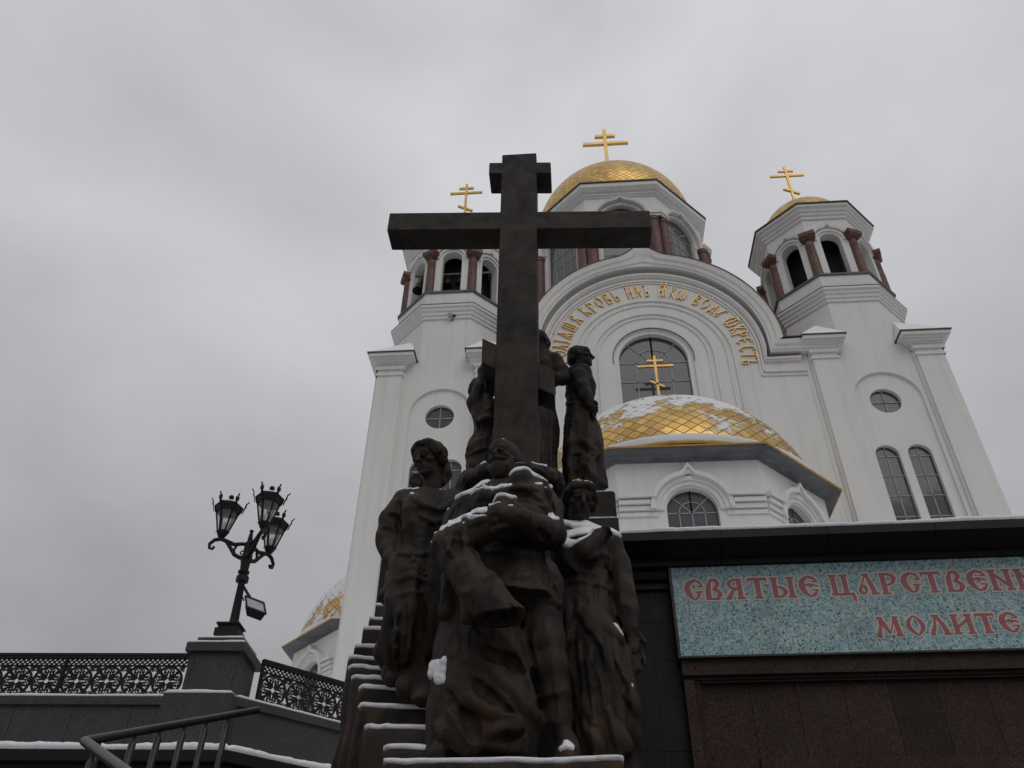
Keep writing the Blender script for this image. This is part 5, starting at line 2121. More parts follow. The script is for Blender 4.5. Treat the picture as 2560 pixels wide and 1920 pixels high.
def fingers(S, wrist, tip, side, w, rs, curl=(0, 0, 0), n=4, k=0.006, thumb=1):
    """palm and separate bent fingers from wrist to fingertip; side = across the palm"""
    wrist, tip, side, curl = (np.asarray(v, float) for v in (wrist, tip, side, curl))
    side = side / np.linalg.norm(side)
    d = tip - wrist
    L = np.linalg.norm(d)
    kn = wrist + d * 0.45
    S.cap(wrist, kn, w * 0.42, w * 0.50, 0.012, False)
    for i in range(n):
        o = side * w * (i - (n - 1) / 2) * 0.36
        ln = (0.90, 1.0, 0.95, 0.78)[i % 4]
        a = kn + o * 0.85
        b = kn + o * 1.05 + d * 0.30 * ln + curl * 0.35
        e = kn + o * 1.1 + d * 0.55 * ln + curl
        S.chain([a, b, e], [rs * 1.08, rs, rs * 0.78], k)
    t0 = wrist + d * 0.15 + side * w * 0.42 * thumb
    S.chain([t0, t0 + d * 0.22 + side * w * 0.32 * thumb, t0 + d * 0.42 + side * w * 0.38 * thumb + curl * 0.4], [rs * 1.25, rs * 1.1, rs * 0.85], 0.012)
    return S


cA = Crop(1060, 1080, 4.424)
c4 = Crop(880, 780, 2.765)
c5 = Crop(880, 1320, 2.765)
cW = Crop(920, 1080, 5.53)
cU = Crop(1140, 820, 3.95)
cG = Crop(1340, 1180, 2.767)
cM = Crop(1040, 1280, 2.5925)
cS = Crop(840, 1400, 3.19)


def sec(crop, x0, x1, y, yy, ry):
    """loft section from the left and right outline at picture row y"""
    a, b = crop(x0, y, yy), crop(x1, y, yy)
    return ((a + b) / 2, abs(b[0] - a[0]) / 2, ry)


def bounds(pts, pad):
    P = np.array(pts)
    return P.min(0) - pad, P.max(0) + pad


# ---- the great cross
mono = thing('bronze_cross', 'huge dark bronze three-barred cross rising behind the bronze figures', 'cross', tuple(at_y(1235, 1200, 7.2)))
YC = 7.2
xa = float(at_y(1268, 500, YC)[0])
xb = float(at_y(1331, 500, YC)[0])
sl_ = (at_y(1160 * 1.1573, 540 * 1.1573, YC)[0], at_y(1163 * 1.1573, 1000 * 1.1573, YC)[0])
shx0, shx1 = float(at_y(1078 * 1.1573, 540 * 1.1573, YC)[0]), float(sl_[0])
shb0, shb1 = float(at_y(1063 * 1.1573, 1000 * 1.1573, YC)[0]), float(sl_[1])
ztop = float(at_y(1300, 384, YC)[2])
zb_ = 4.2
ztc, zbc = float(at_y(1300, 625, YC)[2]), float(at_y(1300, 1157, YC)[2])


def shx(z):
    t = (ztc - z) / (ztc - zbc)
    return shx0 + (shb0 - shx0) * t, shx1 + (shb1 - shx1) * t


TC = 0.37


def bevel_box(mb, c8, bev=0.012):
    """box from 8 corners with small chamfers via slight inset of each face"""
    vs = [Vector(p) for p in c8]
    mb.add(vs, [(0, 1, 3, 2), (4, 6, 7, 5), (0, 4, 5, 1), (2, 3, 7, 6), (0, 2, 6, 4), (1, 5, 7, 3)])


def bevelled(o, w=0.015):
    md = o.modifiers.new('bevel', 'BEVEL')
    md.width = w
    md.segments = 2
    md.limit_method = 'ANGLE'
    return o


m = MB()
t0, b0 = shx(ztop), shx(zb_)
m.add([(b0[0], YC, zb_), (b0[1], YC, zb_), (b0[0], YC + TC, zb_), (b0[1], YC + TC, zb_), (t0[0], YC, ztop), (t0[1], YC, ztop), (t0[0], YC + TC, ztop), (t0[1], YC + TC, ztop)],
      [(0, 2, 3, 1), (4, 5, 7, 6), (0, 1, 5, 4), (2, 6, 7, 3), (0, 4, 6, 2), (1, 3, 7, 5)])
bevelled(m.build('shaft', BRONZE_CROSS, mono))


def arm_piece(x0, x1, z0a, z1a, z0b, z1b, name, dy=0.004):
    m = MB()
    m.add([(x0, YC + dy, z0a), (x1, YC + dy, z0b), (x0, YC + TC - dy, z0a), (x1, YC + TC - dy, z0b), (x0, YC + dy, z1a), (x1, YC + dy, z1b), (x0, YC + TC - dy, z1a), (x1, YC + TC - dy, z1b)],
          [(0, 2, 3, 1), (4, 5, 7, 6), (0, 1, 5, 4), (2, 6, 7, 3), (0, 4, 6, 2), (1, 3, 7, 5)])
    return bevelled(m.build(name, BRONZE_CROSS, mono))


z1_ = Crop(880, 300, 2.765)
# main arm: picture corners of the front face
al, ar = z1_(258, 640, YC), z1_(2063, 622, YC)
alb, arb = z1_(240, 760, YC), z1_(2075, 742, YC)
arm_piece(float(alb[0]), float(arb[0]), float(alb[2]), float(al[2]), float(arb[2]), float(ar[2]), 'main_arm')
al, ar = z1_(948, 292, YC), z1_(1374, 288, YC)
alb, arb = z1_(945, 368, YC), z1_(1376, 366, YC)
arm_piece(float(alb[0]), float(arb[0]), float(alb[2]), float(al[2]), float(arb[2]), float(ar[2]), 'top_arm')
al, ar = cU(255, 85, YC), cU(972, 402, YC)
alb, arb = cU(247, 330, YC), cU(972, 655, YC)
arm_piece(float(alb[0]), float(arb[0]), float(alb[2]), float(al[2]), float(arb[2]), float(ar[2]), 'slanted_foot_rest', 0.02)

# ---- bronze steps and platform
YP = 5.6
pl0, pl1 = at_y(955, 1905, YP), at_y(1556, 1898, YP)
ZP = float(pl0[2])
base = thing('bronze_steps', 'bronze stepped base under the figures, snow lying along every tread', 'steps', (float(pl0[0]) + 0.7, YP + 0.4, 0))
S = Sculpt((-2.05, 5.25, 2.0), (0.85, 8.35, 6.0), 0.02)
steps = [((365, 1625), None, YP), ((350, 1490), (720, 1525), 5.85), ((200, 1320), (760, 1385), 6.05), ((155, 1160), (760, 1215), 6.25), ((160, 1015), (490, 1040), 6.45),
         ((100, 930), (330, 960), 6.70), ((75, 845), (395, 895), 6.90), ((68, 765), (325, 800), 7.10), ((55, 680), (330, 700), 7.30), ((66, 545), (382, 552), 7.52), ((128, 460), (390, 472), 7.70), ((180, 360), (385, 358), 7.9)]
prev = None
S.boxr((float(pl0[0]), YP, 1.0), (float(pl1[0]), 8.0, ZP), 0.03)
S.boxr((float(pl0[0]) + 0.05, YP + 0.06, 1.0), (float(pl1[0]) - 0.05, 8.0, ZP - 0.12), 0.03)
for (a, b, yy) in steps[1:]:
    p = cS(*a, yy)
    q = cS(*b, yy)
    zz = float((p[2] + q[2]) / 2)
    x0, x1 = float(p[0]), max(float(q[0]), -0.6)
    slope = float(q[2] - p[2]) / float(q[0] - p[0])

    def fn(x, y, z, x0=x0, x1=x1, yy=yy, zz=float(p[2]), slope=slope):
        xl = x0 - 0.005 * np.clip(zz - z, 0, 3) + 0.04 * np.sin(z * 9) * np.clip(zz - z, 0, 1)
        zt = zz + slope * 0.55 * np.clip(x - x0, 0, 2)
        rr = 0.03
        qx = np.maximum(xl - x, x - x1)
        # worn corner: the left front corner is rounded off
        qy = yy - y + 0.05 * np.clip(1 - (x - xl) / 0.06, 0, 1)
        qz = z - zt
        a_, b_, c_ = qx + rr, qy + rr, qz + rr
        o = np.sqrt(np.maximum(a_, 0) ** 2 + np.maximum(b_, 0) ** 2 + np.maximum(c_, 0) ** 2)
        return o + np.minimum(np.maximum(np.maximum(a_, b_), c_), 0) - rr
    S.put((x0 - 0.5, yy - 0.1, 1.9), (x1, 8.3, zz + 0.3), fn, 0.012)
S.cloth(0.03, (3.5, 3.5, 1.6), 3.0, ridge=False)
S.cloth(0.012, (11, 11, 7), 31.0, ridge=False)
S.mesh('steps', BRONZE, base)
S.snow(base, 0.034, 0.55, 0.90, 2.0, fr=1.2)
mb = MB()
mb.box(float(pl0[0]) + 0.08, float(pl1[0]) - 0.08, YP + 0.1, 8.3, 0.0, 2.05)
mb.box(-1.75, float(pl0[0]) + 0.079, 6.1, 8.3, 0.0, 2.05)
mb.build('plinth', BRONZE, base)

# ---- black granite pylon behind, and the small bronze plinth on it
YPY = 8.45
px0 = float(at_y(950, 1420, YPY)[0])
px1 = float(at_y(1546, 1294, YPY)[0])
zpy = float(at_y(1520, 1294, YPY)[2])
pyl = thing('granite_pylon', 'tall black granite block behind the bronze figures, beside the terrace wall', 'wall', ((px0 + px1) / 2, YPY + 1, 0))
m = MB()
m.box(px0, px1, YPY + 0.012, 11.2, 0.0, zpy - 0.004)
m.build('core', BLACK_GRANITE, pyl)
m = MB()
fpy = lambda u, d, z: (u, YPY - d, z)
slabs(m, fpy, [px0, px0 + 0.55, px0 + 1.15, px1 - 0.005], [0, 2.0, 3.0, 4.0, 4.8, 5.5, zpy - 0.006], -0.012, 0.0)
m.build('cladding', BLACK_GRANITE, pyl)
snow_strip(px0 + 0.01, px1 - 0.01, fpy, -2.6, 0.0, zpy - 0.004, 0.022, 'snow', pyl, 0.05, 51, 0.0)

zpl = float(at_y(1500, 1229, YPY + 0.03)[2])
plx0, plx1 = float(at_y(1395, 1262, YPY + 0.03)[0]), float(at_y(1538, 1232, YPY + 0.03)[0])
blk = thing('bronze_plinth', 'low square bronze plinth on the black pylon, under the upper standing woman', 'plinth', ((plx0 + plx1) / 2, YPY + 0.4, zpy))
m = MB()
m.box(plx0, plx1, YPY + 0.03, YPY + 0.95, zpy, zpl)
bevelled(m.build('block', BRONZE, blk), 0.02)
snow_strip(plx0 + 0.02, plx1 - 0.02, fpy, -0.9, -0.035, zpl + 0.002, 0.014, 'snow', blk, 0.03, 52, 0.0)

# ------------------------------------------------------------------ the bronze figures
SK = 1.55                               # over life size


def figure(name, label, at, cat='statue'):
    return thing(name, label, cat, tuple(float(v) for v in at), 'bronze figures around the cross')


HV = 0.0115


def hv(o):
    return o


# ---- bearded man carrying the boy
man = figure('statue', 'bronze bearded man in a belted tunic, carrying a boy at the front of the group', at_y(1230, 1895, 5.9))
YM = 6.12
S = Sculpt((-1.75, 5.28, ZP - 0.02), (0.45, 6.75, 6.15), HV)
r = lambda crop, a, b, yy, px: crop.r(a, b, yy, px)
# legs
leg = [((800, 640), 150, 6.05), ((832, 850), 124, 5.98), ((868, 1010), 104, 5.95), ((890, 1170), 100, 5.97), ((928, 1330), 80, 5.97), ((962, 1480), 60, 5.95), ((975, 1560), 58, 5.9)]
S.chain([cM(*p, y) for p, px, y in leg], [cM.r(*p, y, px) for p, px, y in leg], 0.05)
S.chain([cM(972, 1555, 5.92), cM(978, 1590, 5.68)], [0.085, 0.06], 0.03)
S.cap(cM(455, 700, 6.1), cM(250, 1500, 6.1), 0.15, 0.10, 0.05)
S.chain([cM(200, 1530, 6.0), cM(140, 1590, 5.70)], [0.09, 0.065], 0.03)
S.stroke(cM, [(785, 1205), (870, 1180), (985, 1150)], 0.022, 0.015)
# tunic: chest, waist, skirt
S.ell(cA(840, 940, 6.16), (0.32, 0.24, 0.36), None, 0.06)
S.loft([sec(cM, 440, 800, 250, 6.12, 0.25), sec(cM, 420, 850, 380, 6.10, 0.27), sec(cM, 405, 890, 480, 6.06, 0.30), sec(cM, 395, 925, 605, 6.02, 0.34)], 0.05, 0.016, 7, 0.5)
S.ell(cM(620, 190, 6.14), (0.25, 0.23, 0.26), None, 0.06)
S.stroke(cM, [(470, 262), (600, 258), (720, 262), (800, 282)], 0.028, 0.012, taper=False)
S.stroke(cM, [(620, 548), (760, 555), (850, 575), (922, 608)], 0.026, 0.012, taper=False)
S.stroke(cM, [(610, 425), (700, 430), (740, 405)], 0.022, 0.02)
S.stroke(cM, [(800, 300), (850, 400), (880, 480)], 0.025, 0.02)
# shoulders and upper arms under the coat
sh_l, sh_r = cA(470, 870, 6.2), cA(1300, 760, 6.2)
S.chain([sh_l, cA(850, 810, 6.2), sh_r], [0.115, 0.12, 0.115], 0.08)
S.chain([sh_l, cA(360, 1000, 6.16), cA(260, 1230, 6.05)], [0.12, 0.115, 0.11], 0.06)
S.chain([cA(260, 1230, 6.05), cM(200, 260, 5.72), cM(330, 270, 5.60)], [0.11, 0.085, 0.06], 0.03)
S.chain([sh_r, cA(1370, 900, 6.12), cA(1410, 1130, 5.98)], [0.125, 0.12, 0.115], 0.07)
S.chain([cA(1410, 1130, 5.98), cA(1260, 1060, 5.75), cA(1110, 970, 5.60)], [0.115, 0.10, 0.075], 0.04)
# hands holding the boy
fingers(S, cA(1120, 965, 5.57), cA(700, 905, 5.52), np.array(cA(900, 1000, 5.5)) - np.array(cA(900, 800, 5.5)), 0.15, 0.028, (0, 0.05, -0.03), thumb=-1)
fingers(S, cA(760, 930, 5.60), cA(1010, 850, 5.53), np.array(cA(900, 1000, 5.5)) - np.array(cA(900, 800, 5.5)), 0.14, 0.026, (0, 0.04, 0.0), thumb=-1)
fingers(S, cM(220, 190, 5.66), cM(255, 330, 5.60), np.array((1, 0, 0.1)), 0.16, 0.028, (0.02, 0.03, 0.0), thumb=1)
# long coat falling from the boy's knees
S.loft([sec(cM, 230, 560, 560, 6.0, 0.20), sec(cM, 180, 625, 700, 5.95, 0.24), sec(cM, 130, 690, 850, 5.93, 0.27), sec(cM, 98, 735, 1080, 5.9, 0.29), sec(cM, 92, 785, 1340, 5.88, 0.29), sec(cM, 72, 755, 1592, 5.9, 0.28)], 0.05, 0.022, 6, 0.8, 1.2)
S.cap(cM(230, 430, 5.85), cM(205, 660, 5.75), 0.085, 0.06, 0.03)
for pts, rr in (([(390, 810), (520, 870), (670, 930)], 0.055), ([(470, 990), (560, 1110), (680, 1240), (785, 1350)], 0.06), ([(330, 1200), (430, 1270), (640, 1355)], 0.055),
                ([(120, 1370), (260, 1470), (400, 1590)], 0.06), ([(470, 1450), (580, 1400), (660, 1370)], 0.045), ([(230, 1270), (270, 1400), (400, 1560)], 0.04), ([(550, 800), (690, 1010), (770, 1250)], 0.04)):
    S.stroke(cM, pts, rr * .9, 0.022, out=0.2)
for pts, rr in (([(420, 900), (600, 960), (690, 1040)], 0.05), ([(360, 1080), (480, 1190), (640, 1310)], 0.055), ([(300, 1300), (360, 1360), (400, 1480)], 0.05), ([(200, 1150), (240, 1250), (330, 1320)], 0.04), ([(480, 1500), (600, 1450), (700, 1420)], 0.045)):
    S.stroke(cM, pts, rr, 0.02, True)
# drapery of the sleeves
for pts, rr in (([(150, 230), (190, 150), (300, 110)], 0.03), ([(170, 330), (240, 380), (330, 420)], 0.03)):
    S.stroke(cM, pts, rr, 0.02)
for pts, rr in (([(1250, 1080), (1330, 1150), (1420, 1250)], 0.03), ([(380, 800), (300, 950), (230, 1100)], 0.03), ([(520, 850), (440, 1000), (350, 1100)], 0.025), ([(1380, 720), (1430, 850), (1460, 950)], 0.022)):
    S.stroke(cA, pts, rr, 0.02, True)
S.cloth(0.026, (5.5, 5.5, 2.2), 2.0, (-2, 5, 3.0), (1, 7, 5.35))
S.cloth(0.020, (11, 11, 5), 8.0, (-2, 5, 3.0), (1, 7, 5.35))
Bm = basis((-0.36, -0.92, -0.12), 0.03)
hc = cA(872, 285, 6.10)
HS = Sculpt(np.array(hc) - (0.34, 0.34, 0.42), np.array(hc) + 0.30, 0.0075)
Hm = head(HS, hc, Bm, SK * .92, beard=True, neck_to=cA(855, 680, 6.2))
for e in (-1, 1):                      # short hair at the sides, furrowed brow
    HS.ell(Hm(e * .066, -.035, .03), SK * np.array((.024, .055, .05)), Bm, .015)
HS.ell(Hm(0, -.045, .05), SK * np.array((.068, .070, .072)), Bm, .015)
HS.cloth(0.006, (42, 42, 30), 17.0)
HS.mesh('head', BRONZE, man)
HS.snow(man, 0.014, 0.86, 0.50, 4.0)
S.chain([cA(755, 620, 6.14), cA(860, 665, 6.07), cA(970, 620, 6.14)], [0.03, 0.03, 0.03], 0.015)
S.mesh('body', BRONZE, man)
S.snow(man, 0.026, 0.52, 0.66, 4.0, zones=[(cA(420, 740, 6.1), .20), (cA(560, 690, 6.1), .16), (cA(690, 630, 6.1), .10), (cA(1300, 600, 6.1), .12), (cA(1390, 680, 6.1), .08), (cA(1400, 980, 5.85), .12), (cA(860, 790, 5.55), .12), (cM(975, 1570, 5.7), .16), (cM(135, 1570, 5.7), .18)])
# snow lump caught on the coat
q = S.surf(*cM.full(150, 1035))
if q is not None:
    L = Sculpt(np.array(q) - 0.35, np.array(q) + 0.35, 0.014)
    v = ray(*cM.full(150, 1035))
    v = v / np.linalg.norm(v)
    P = [S.surf(*cM.full(a, b)) for a, b in ((118, 990), (150, 985), (190, 970), (192, 1030), (188, 1090), (150, 1095), (112, 1060), (110, 1025), (150, 1025), (150, 1065), (170, 1045), (170, 1000))]
    for a in P:
        if a is not None:
            L.ell(a + v * 0.026, (0.036, 0.034, 0.038), None, 0.03)
    L.cloth(0.012, (22, 22, 22), 3.0, ridge=False)
    L.mesh('snow_lump', SNOW, man)

# ---- boy in his arms
boy = figure('statue', 'bronze boy carried on the arms of the bearded man, face turned away', cA(1050, 900, 5.7))
S = Sculpt((-1.75, 5.05, 3.9), (0.4, 6.3, 6.0), 0.0115)
S.ell(cA(1078, 572, 5.88), (0.106, 0.112, 0.104), None, 0.02)
S.ell(cA(1190, 545, 5.90), (0.03, 0.02, 0.035), None, 0.01)
S.cap(cA(1085, 560, 5.87), cA(1110, 720, 5.92), 0.07, 0.09, 0.05)
S.chain([cA(1285, 650, 5.96), cA(1130, 700, 5.90), cA(960, 730, 5.90)], [0.085, 0.09, 0.08], 0.06)
S.ell(cA(1090, 850, 5.88), (0.20, 0.16, 0.19), None, 0.06)
S.ell(cA(1000, 980, 5.80), (0.24, 0.16, 0.12), None, 0.06)
# arm across the man's chest, hand on his shoulder
S.chain([cA(1290, 690, 5.90), cA(1080, 690, 5.77), cA(890, 710, 5.79), cA(730, 725, 5.87)], [0.085, 0.078, 0.066, 0.054], 0.035)
fingers(S, cA(740, 722, 5.87), cA(595, 715, 5.93), np.array(cA(600, 740, 5.8)) - np.array(cA(600, 640, 5.8)), 0.12, 0.024, (0.0, 0.06, -0.02), thumb=1)
# cape edge over the back of the boy's shoulder
S.chain([cA(960, 640, 5.80), cA(1130, 690, 5.72), cA(1300, 790, 5.76), cA(1330, 850, 5.82)], [0.03, 0.035, 0.035, 0.03], 0.03)
# thigh, knee and the trouser leg with its stiff cuff
S.chain([cA(950, 1010, 5.74), cA(640, 1060, 5.64), cA(360, 1190, 5.58), cA(230, 1270, 5.57)], [0.12, 0.115, 0.105, 0.10], 0.05)
S.chain([cA(230, 1270, 5.57), cM(270, 310, 5.54), cM(400, 470, 5.50)], [0.10, 0.11, 0.13], 0.05)
a, b = cM(330, 400, 5.48), cM(585, 735, 5.42)
S.chain([a, cM(440, 540, 5.46), b], [0.125, 0.145, 0.155], 0.04)
axd = (b - a) / np.linalg.norm(b - a)


def cut(x, y, z, c=b - axd * 0.02, n=axd):
    return -((x - c[0]) * n[0] + (y - c[1]) * n[1] + (z - c[2]) * n[2])


S.put(b - 0.25, b + 0.25, cut, 0.012, True)
S.cap(b - axd * 0.12, b + axd * 0.05, 0.115, 0.13, 0.01, True)
S.stroke(cM, [(445, 700), (520, 660), (600, 620)], 0.018, 0.012)
S.stroke(cM, [(440, 440), (520, 410), (545, 400)], 0.016, 0.012)
S.chain([cM(345, 460, 5.52), cM(350, 560, 5.5), cM(335, 690, 5.52)], [0.06, 0.065, 0.05], 0.02)
for pts, rr in (([(900, 700), (1080, 740), (1300, 800)], 0.03), ([(930, 640), (1100, 620), (1230, 640)], 0.03), ([(700, 960), (540, 1010), (430, 1060)], 0.025), ([(430, 1050), (450, 1180), (430, 1260)], 0.03), ([(250, 1200), (300, 1300), (340, 1380)], 0.03)):
    S.stroke(cA, pts, rr, 0.02)
for pts, rr in (([(960, 660), (1130, 690), (1320, 780)], 0.035), ([(760, 740), (900, 760), (1050, 800)], 0.03), ([(360, 1120), (380, 1220), (330, 1320)], 0.03), ([(1340, 560), (1360, 660), (1350, 800)], 0.03)):
    S.stroke(cA, pts, rr, 0.02, True)
S.cloth(0.020, (6, 6, 5), 6.0)
S.cloth(0.020, (12, 12, 9), 14.0)
S.mesh('body', BRONZE, boy)
S.snow(boy, 0.026, 0.55, 0.70, 7.0, zones=[(cA(1080, 440, 5.85), .13), (cA(880, 610, 5.8), .11), (cA(700, 640, 5.85), .09), (cA(1260, 580, 5.9), .11), (cA(640, 960, 5.6), .13), (cA(480, 1030, 5.58), .13), (cA(320, 1100, 5.56), .13), (cA(190, 1190, 5.56), .10)])

# ---- woman standing on the steps at the left
wom = figure('statue', 'bronze woman with puffed parted hair, standing on the steps at the left', c5(360, 1080, 6.5))
YW = 6.55
S = Sculpt((-2.0, 5.95, 3.55), (-0.45, 7.25, 6.05), HV)
S.loft([sec(c5, 325, 575, 185, YW, 0.20), sec(c5, 255, 600, 290, YW - .02, 0.25), sec(c5, 232, 600, 420, YW - .05, 0.28), sec(c5, 228, 590, 600, YW - .08, 0.28), sec(c5, 215, 560, 730, YW - .1, 0.26), sec(c5, 185, 530, 850, YW - .12, 0.24), sec(c5, 235, 500, 960, YW - .12, 0.20), sec(c5, 265, 470, 1015, YW - .12, 0.17)], 0.05, 0.03, 6, 2.0, 2.0)
S.ell(c5(222, 480, YW - .1), (0.055, 0.09, 0.05), None, 0.06)
S.ell(c5(222, 850, YW - .15), (0.075, 0.10, 0.09), None, 0.08)
S.loft([sec(c4, 410, 680, 1275, YW + .05, 0.15), sec(c4, 330, 700, 1350, YW + .03, 0.21), sec(c4, 320, 670, 1430, YW, 0.245), sec(c4, 330, 620, 1550, YW, 0.22), sec(c5, 325, 575, 185, YW, 0.19)], 0.06, 0.012, 5, 1.0)
S.chain([c4(372, 1300, YW + .05), c4(530, 1285, YW + .05), c4(685, 1350, YW + .08)], [0.098, 0.09, 0.098], 0.08)
S.chain([c4(355, 1315, YW + .03), c4(272, 1440, YW), c4(245, 1580, YW - .03)], [0.105, 0.105, 0.095], 0.05)
S.chain([c4(245, 1580, YW - .03), c5(275, 200, YW - .16), c5(370, 290, YW - .26)], [0.095, 0.072, 0.05], 0.04)
fingers(S, c5(375, 292, YW - .26), c5(500, 310, YW - .28), (0, -0.3, 1), 0.11, 0.022, (0.0, 0.03, -0.03), thumb=1)
S.chain([c4(700, 1310, YW + .08), c4(690, 1500, YW + .05)], [0.12, 0.10], 0.05)
S.stroke(c5, [(330, 188), (440, 195), (575, 170)], 0.024, 0.012, taper=False)
# shawl folds across the chest, sleeve rolls
for pts, rr in (([(400, 1270), (480, 1330), (600, 1370)], 0.028), ([(600, 1370), (660, 1340), (710, 1300)], 0.028), ([(330, 1400), (360, 1500), (340, 1620)], 0.025), ([(470, 1400), (540, 1450), (630, 1440)], 0.02)):
    S.stroke(c4, pts, rr, 0.02)
for pts, rr in (([(250, 1400), (310, 1420), (330, 1480)], 0.03), ([(200, 1500), (260, 1510), (310, 1540)], 0.03), ([(320, 1300), (330, 1400), (320, 1560)], 0.03)):
    S.stroke(c4, pts, rr, 0.02, True)
for pts, rr in (([(330, 370), (400, 330), (520, 385)], 0.03), ([(255, 520), (370, 455), (480, 450)], 0.028), ([(425, 470), (400, 660), (380, 900)], 0.05), ([(270, 420), (255, 640), (250, 860)], 0.045), ([(560, 480), (540, 700), (520, 900)], 0.05), ([(330, 480), (315, 680), (300, 900)], 0.04)):
    S.stroke(c5, pts, rr * .9, 0.022, out=0.25)
for pts, rr in (([(470, 480), (465, 660), (460, 950)], 0.06), ([(360, 520), (350, 700), (340, 920)], 0.035)):
    S.stroke(c5, pts, rr, 0.02, True)
# shoes
S.chain([c5(280, 1000, YW - .12), c5(275, 1050, YW - .25)], [0.07, 0.06], 0.03)
S.chain([c5(400, 1010, YW - .10), c5(375, 1110, YW - .42)], [0.07, 0.075], 0.03)
S.chain([c5(500, 1000, YW - .05), c5(510, 1130, YW - .30), c5(495, 1200, YW - .5)], [0.09, 0.08, 0.075], 0.03)
S.cloth(0.026, (6, 6, 2.4), 12.0, (-3, 5, 3.5), (1, 8, 5.28))
S.cloth(0.018, (11, 11, 6), 18.0, (-3, 5, 3.5), (1, 8, 5.28))
Bw = basis((-0.52, -0.82, -0.24), -0.05)
hcw = cW(850, 405, YW - .02)
HS = Sculpt(np.array(hcw) - (0.34, 0.34, 0.42), np.array(hcw) + 0.30, 0.0075)
Hw = head(HS, hcw, Bw, SK, female=True, neck_to=cW(885, 800, YW + .05))
S.cloth(0.006, (25, 25, 20), 27.0, (-3, 5, 5.3), (1, 8, 6.2))
S.mesh('body', BRONZE, wom)
HS.cloth(0.003, (40, 40, 30), 27.0)
HS.mesh('head', BRONZE, wom)
S.snow(wom, 0.022, 0.60, 0.60, 1.0, zones=[(c4(385, 1235, YW), .13), (c4(690, 1280, YW), .14), (c4(650, 1310, YW - .1), .07), (c4(425, 1255, YW - .1), .05), (c5(430, 345, YW - .25), .11), (c5(410, 265, YW - .2), .07), (c5(260, 490, YW - .2), .05), (c5(275, 580, YW - .2), .06), (c5(200, 800, YW - .2), .07), (c5(375, 1080, YW - .4), .14), (c5(510, 1140, YW - .4), .10)])
Hr = Sculpt(np.array(hcw) - 0.40, np.array(hcw) + 0.34, 0.011)
for e in (-1, 1):
    Hr.chain([Hw(e * .012, .066, .098), Hw(e * .050, .045, .085), Hw(e * .080, .010, .040), Hw(e * .082, -.03, -.02)], [.026 * SK, .032 * SK, .032 * SK, .030 * SK], .025)
Hr.ell(Hw(0, -.045, .05), SK * np.array((.090, .088, .094)), Bw, .03)
Hr.ell(Hw(.03, -.10, -.05), SK * np.array((.06, .05, .05)), Bw, .03)
Hr.ell(cW(1040, 570, YW + .12), (0.085, 0.08, 0.095), None, .03)
Hr.ell(cW(1000, 660, YW + .10), (0.06, 0.06, 0.08), None, .03)
Hr.ell(cW(658, 665, YW + .18), (0.05, 0.05, 0.07), None, .02)
Hr.chain([cW(655, 700, YW + .18), cW(760, 760, YW + .12)], [0.05, 0.06], .03)
Hr.cap(Hw(0, .075, .125), Hw(0, .0, .150), .016 * SK, None, .02, True)
Hr.cloth(0.020, (26, 26, 9), 5.0)
Hr.mesh('hair', BRONZE, wom)
Hr.snow(wom, 0.020, 0.84, 0.55, 3.0)

# ---- girl at the right, one hand on her breast
girl = figure('statue', 'bronze girl at the right, hand raised to her breast and snow on her shoulders', cG(450, 1900, 6.35))
YG = 6.35
S = Sculpt((-0.45, 5.65, 2.62), (0.95, 6.95, 5.62), HV)
S.loft([sec(cG, 205, 490, 770, YG, 0.20), sec(cG, 190, 505, 880, YG - .02, 0.23), sec(cG, 175, 545, 1060, YG - .04, 0.27), sec(cG, 185, 630, 1230, YG - .06, 0.31), sec(cG, 195, 655, 1420, YG - .08, 0.33), sec(cG, 235, 705, 1640, YG - .08, 0.34), sec(cG, 255, 715, 1860, YG - .06, 0.34), sec(cG, 268, 705, 2000, YG - .05, 0.33), sec(cG, 275, 690, 2180, YG - .05, 0.32)], 0.05, 0.030, 7, 0.6, 2.2)
S.loft([sec(cG, 215, 510, 445, YG + .03, 0.15), sec(cG, 165, 535, 520, YG + .02, 0.22), sec(cG, 190, 520, 620, YG, 0.22), sec(cG, 205, 490, 770, YG, 0.19)], 0.06, 0.010, 5, 0.4)
S.chain([cG(190, 440, YG + .03), cG(330, 430, YG + .03), cG(500, 500, YG + .03)], [0.095, 0.085, 0.09], 0.06)
S.chain([cG(180, 440, YG), cG(200, 560, YG - .08), cG(245, 630, YG - .16)], [0.105, 0.105, 0.10], 0.05)
S.chain([cG(245, 630, YG - .16), cG(340, 550, YG - .26), cG(415, 470, YG - .26)], [0.098, 0.078, 0.055], 0.04)
fingers(S, cG(410, 470, YG - .25), cG(470, 400, YG - .20), (0.6, -0.1, 0.7), 0.12, 0.025, (0.02, 0.06, -0.05), thumb=1)
S.chain([cG(520, 510, YG + .03), cG(560, 640, YG + .04), cG(598, 800, YG + .02), cG(630, 960, YG - .02), cG(658, 1090, YG - .05)], [0.105, 0.095, 0.09, 0.078, 0.052], 0.04)
fingers(S, cG(658, 1090, YG - .05), cG(692, 1385, YG - .03), (1, 0.0, 0.15), 0.125, 0.0245, (0.0, -0.03, 0), thumb=1)
S.stroke(cG, [(200, 745), (330, 765), (420, 780), (492, 820)], 0.022, 0.012, taper=False)
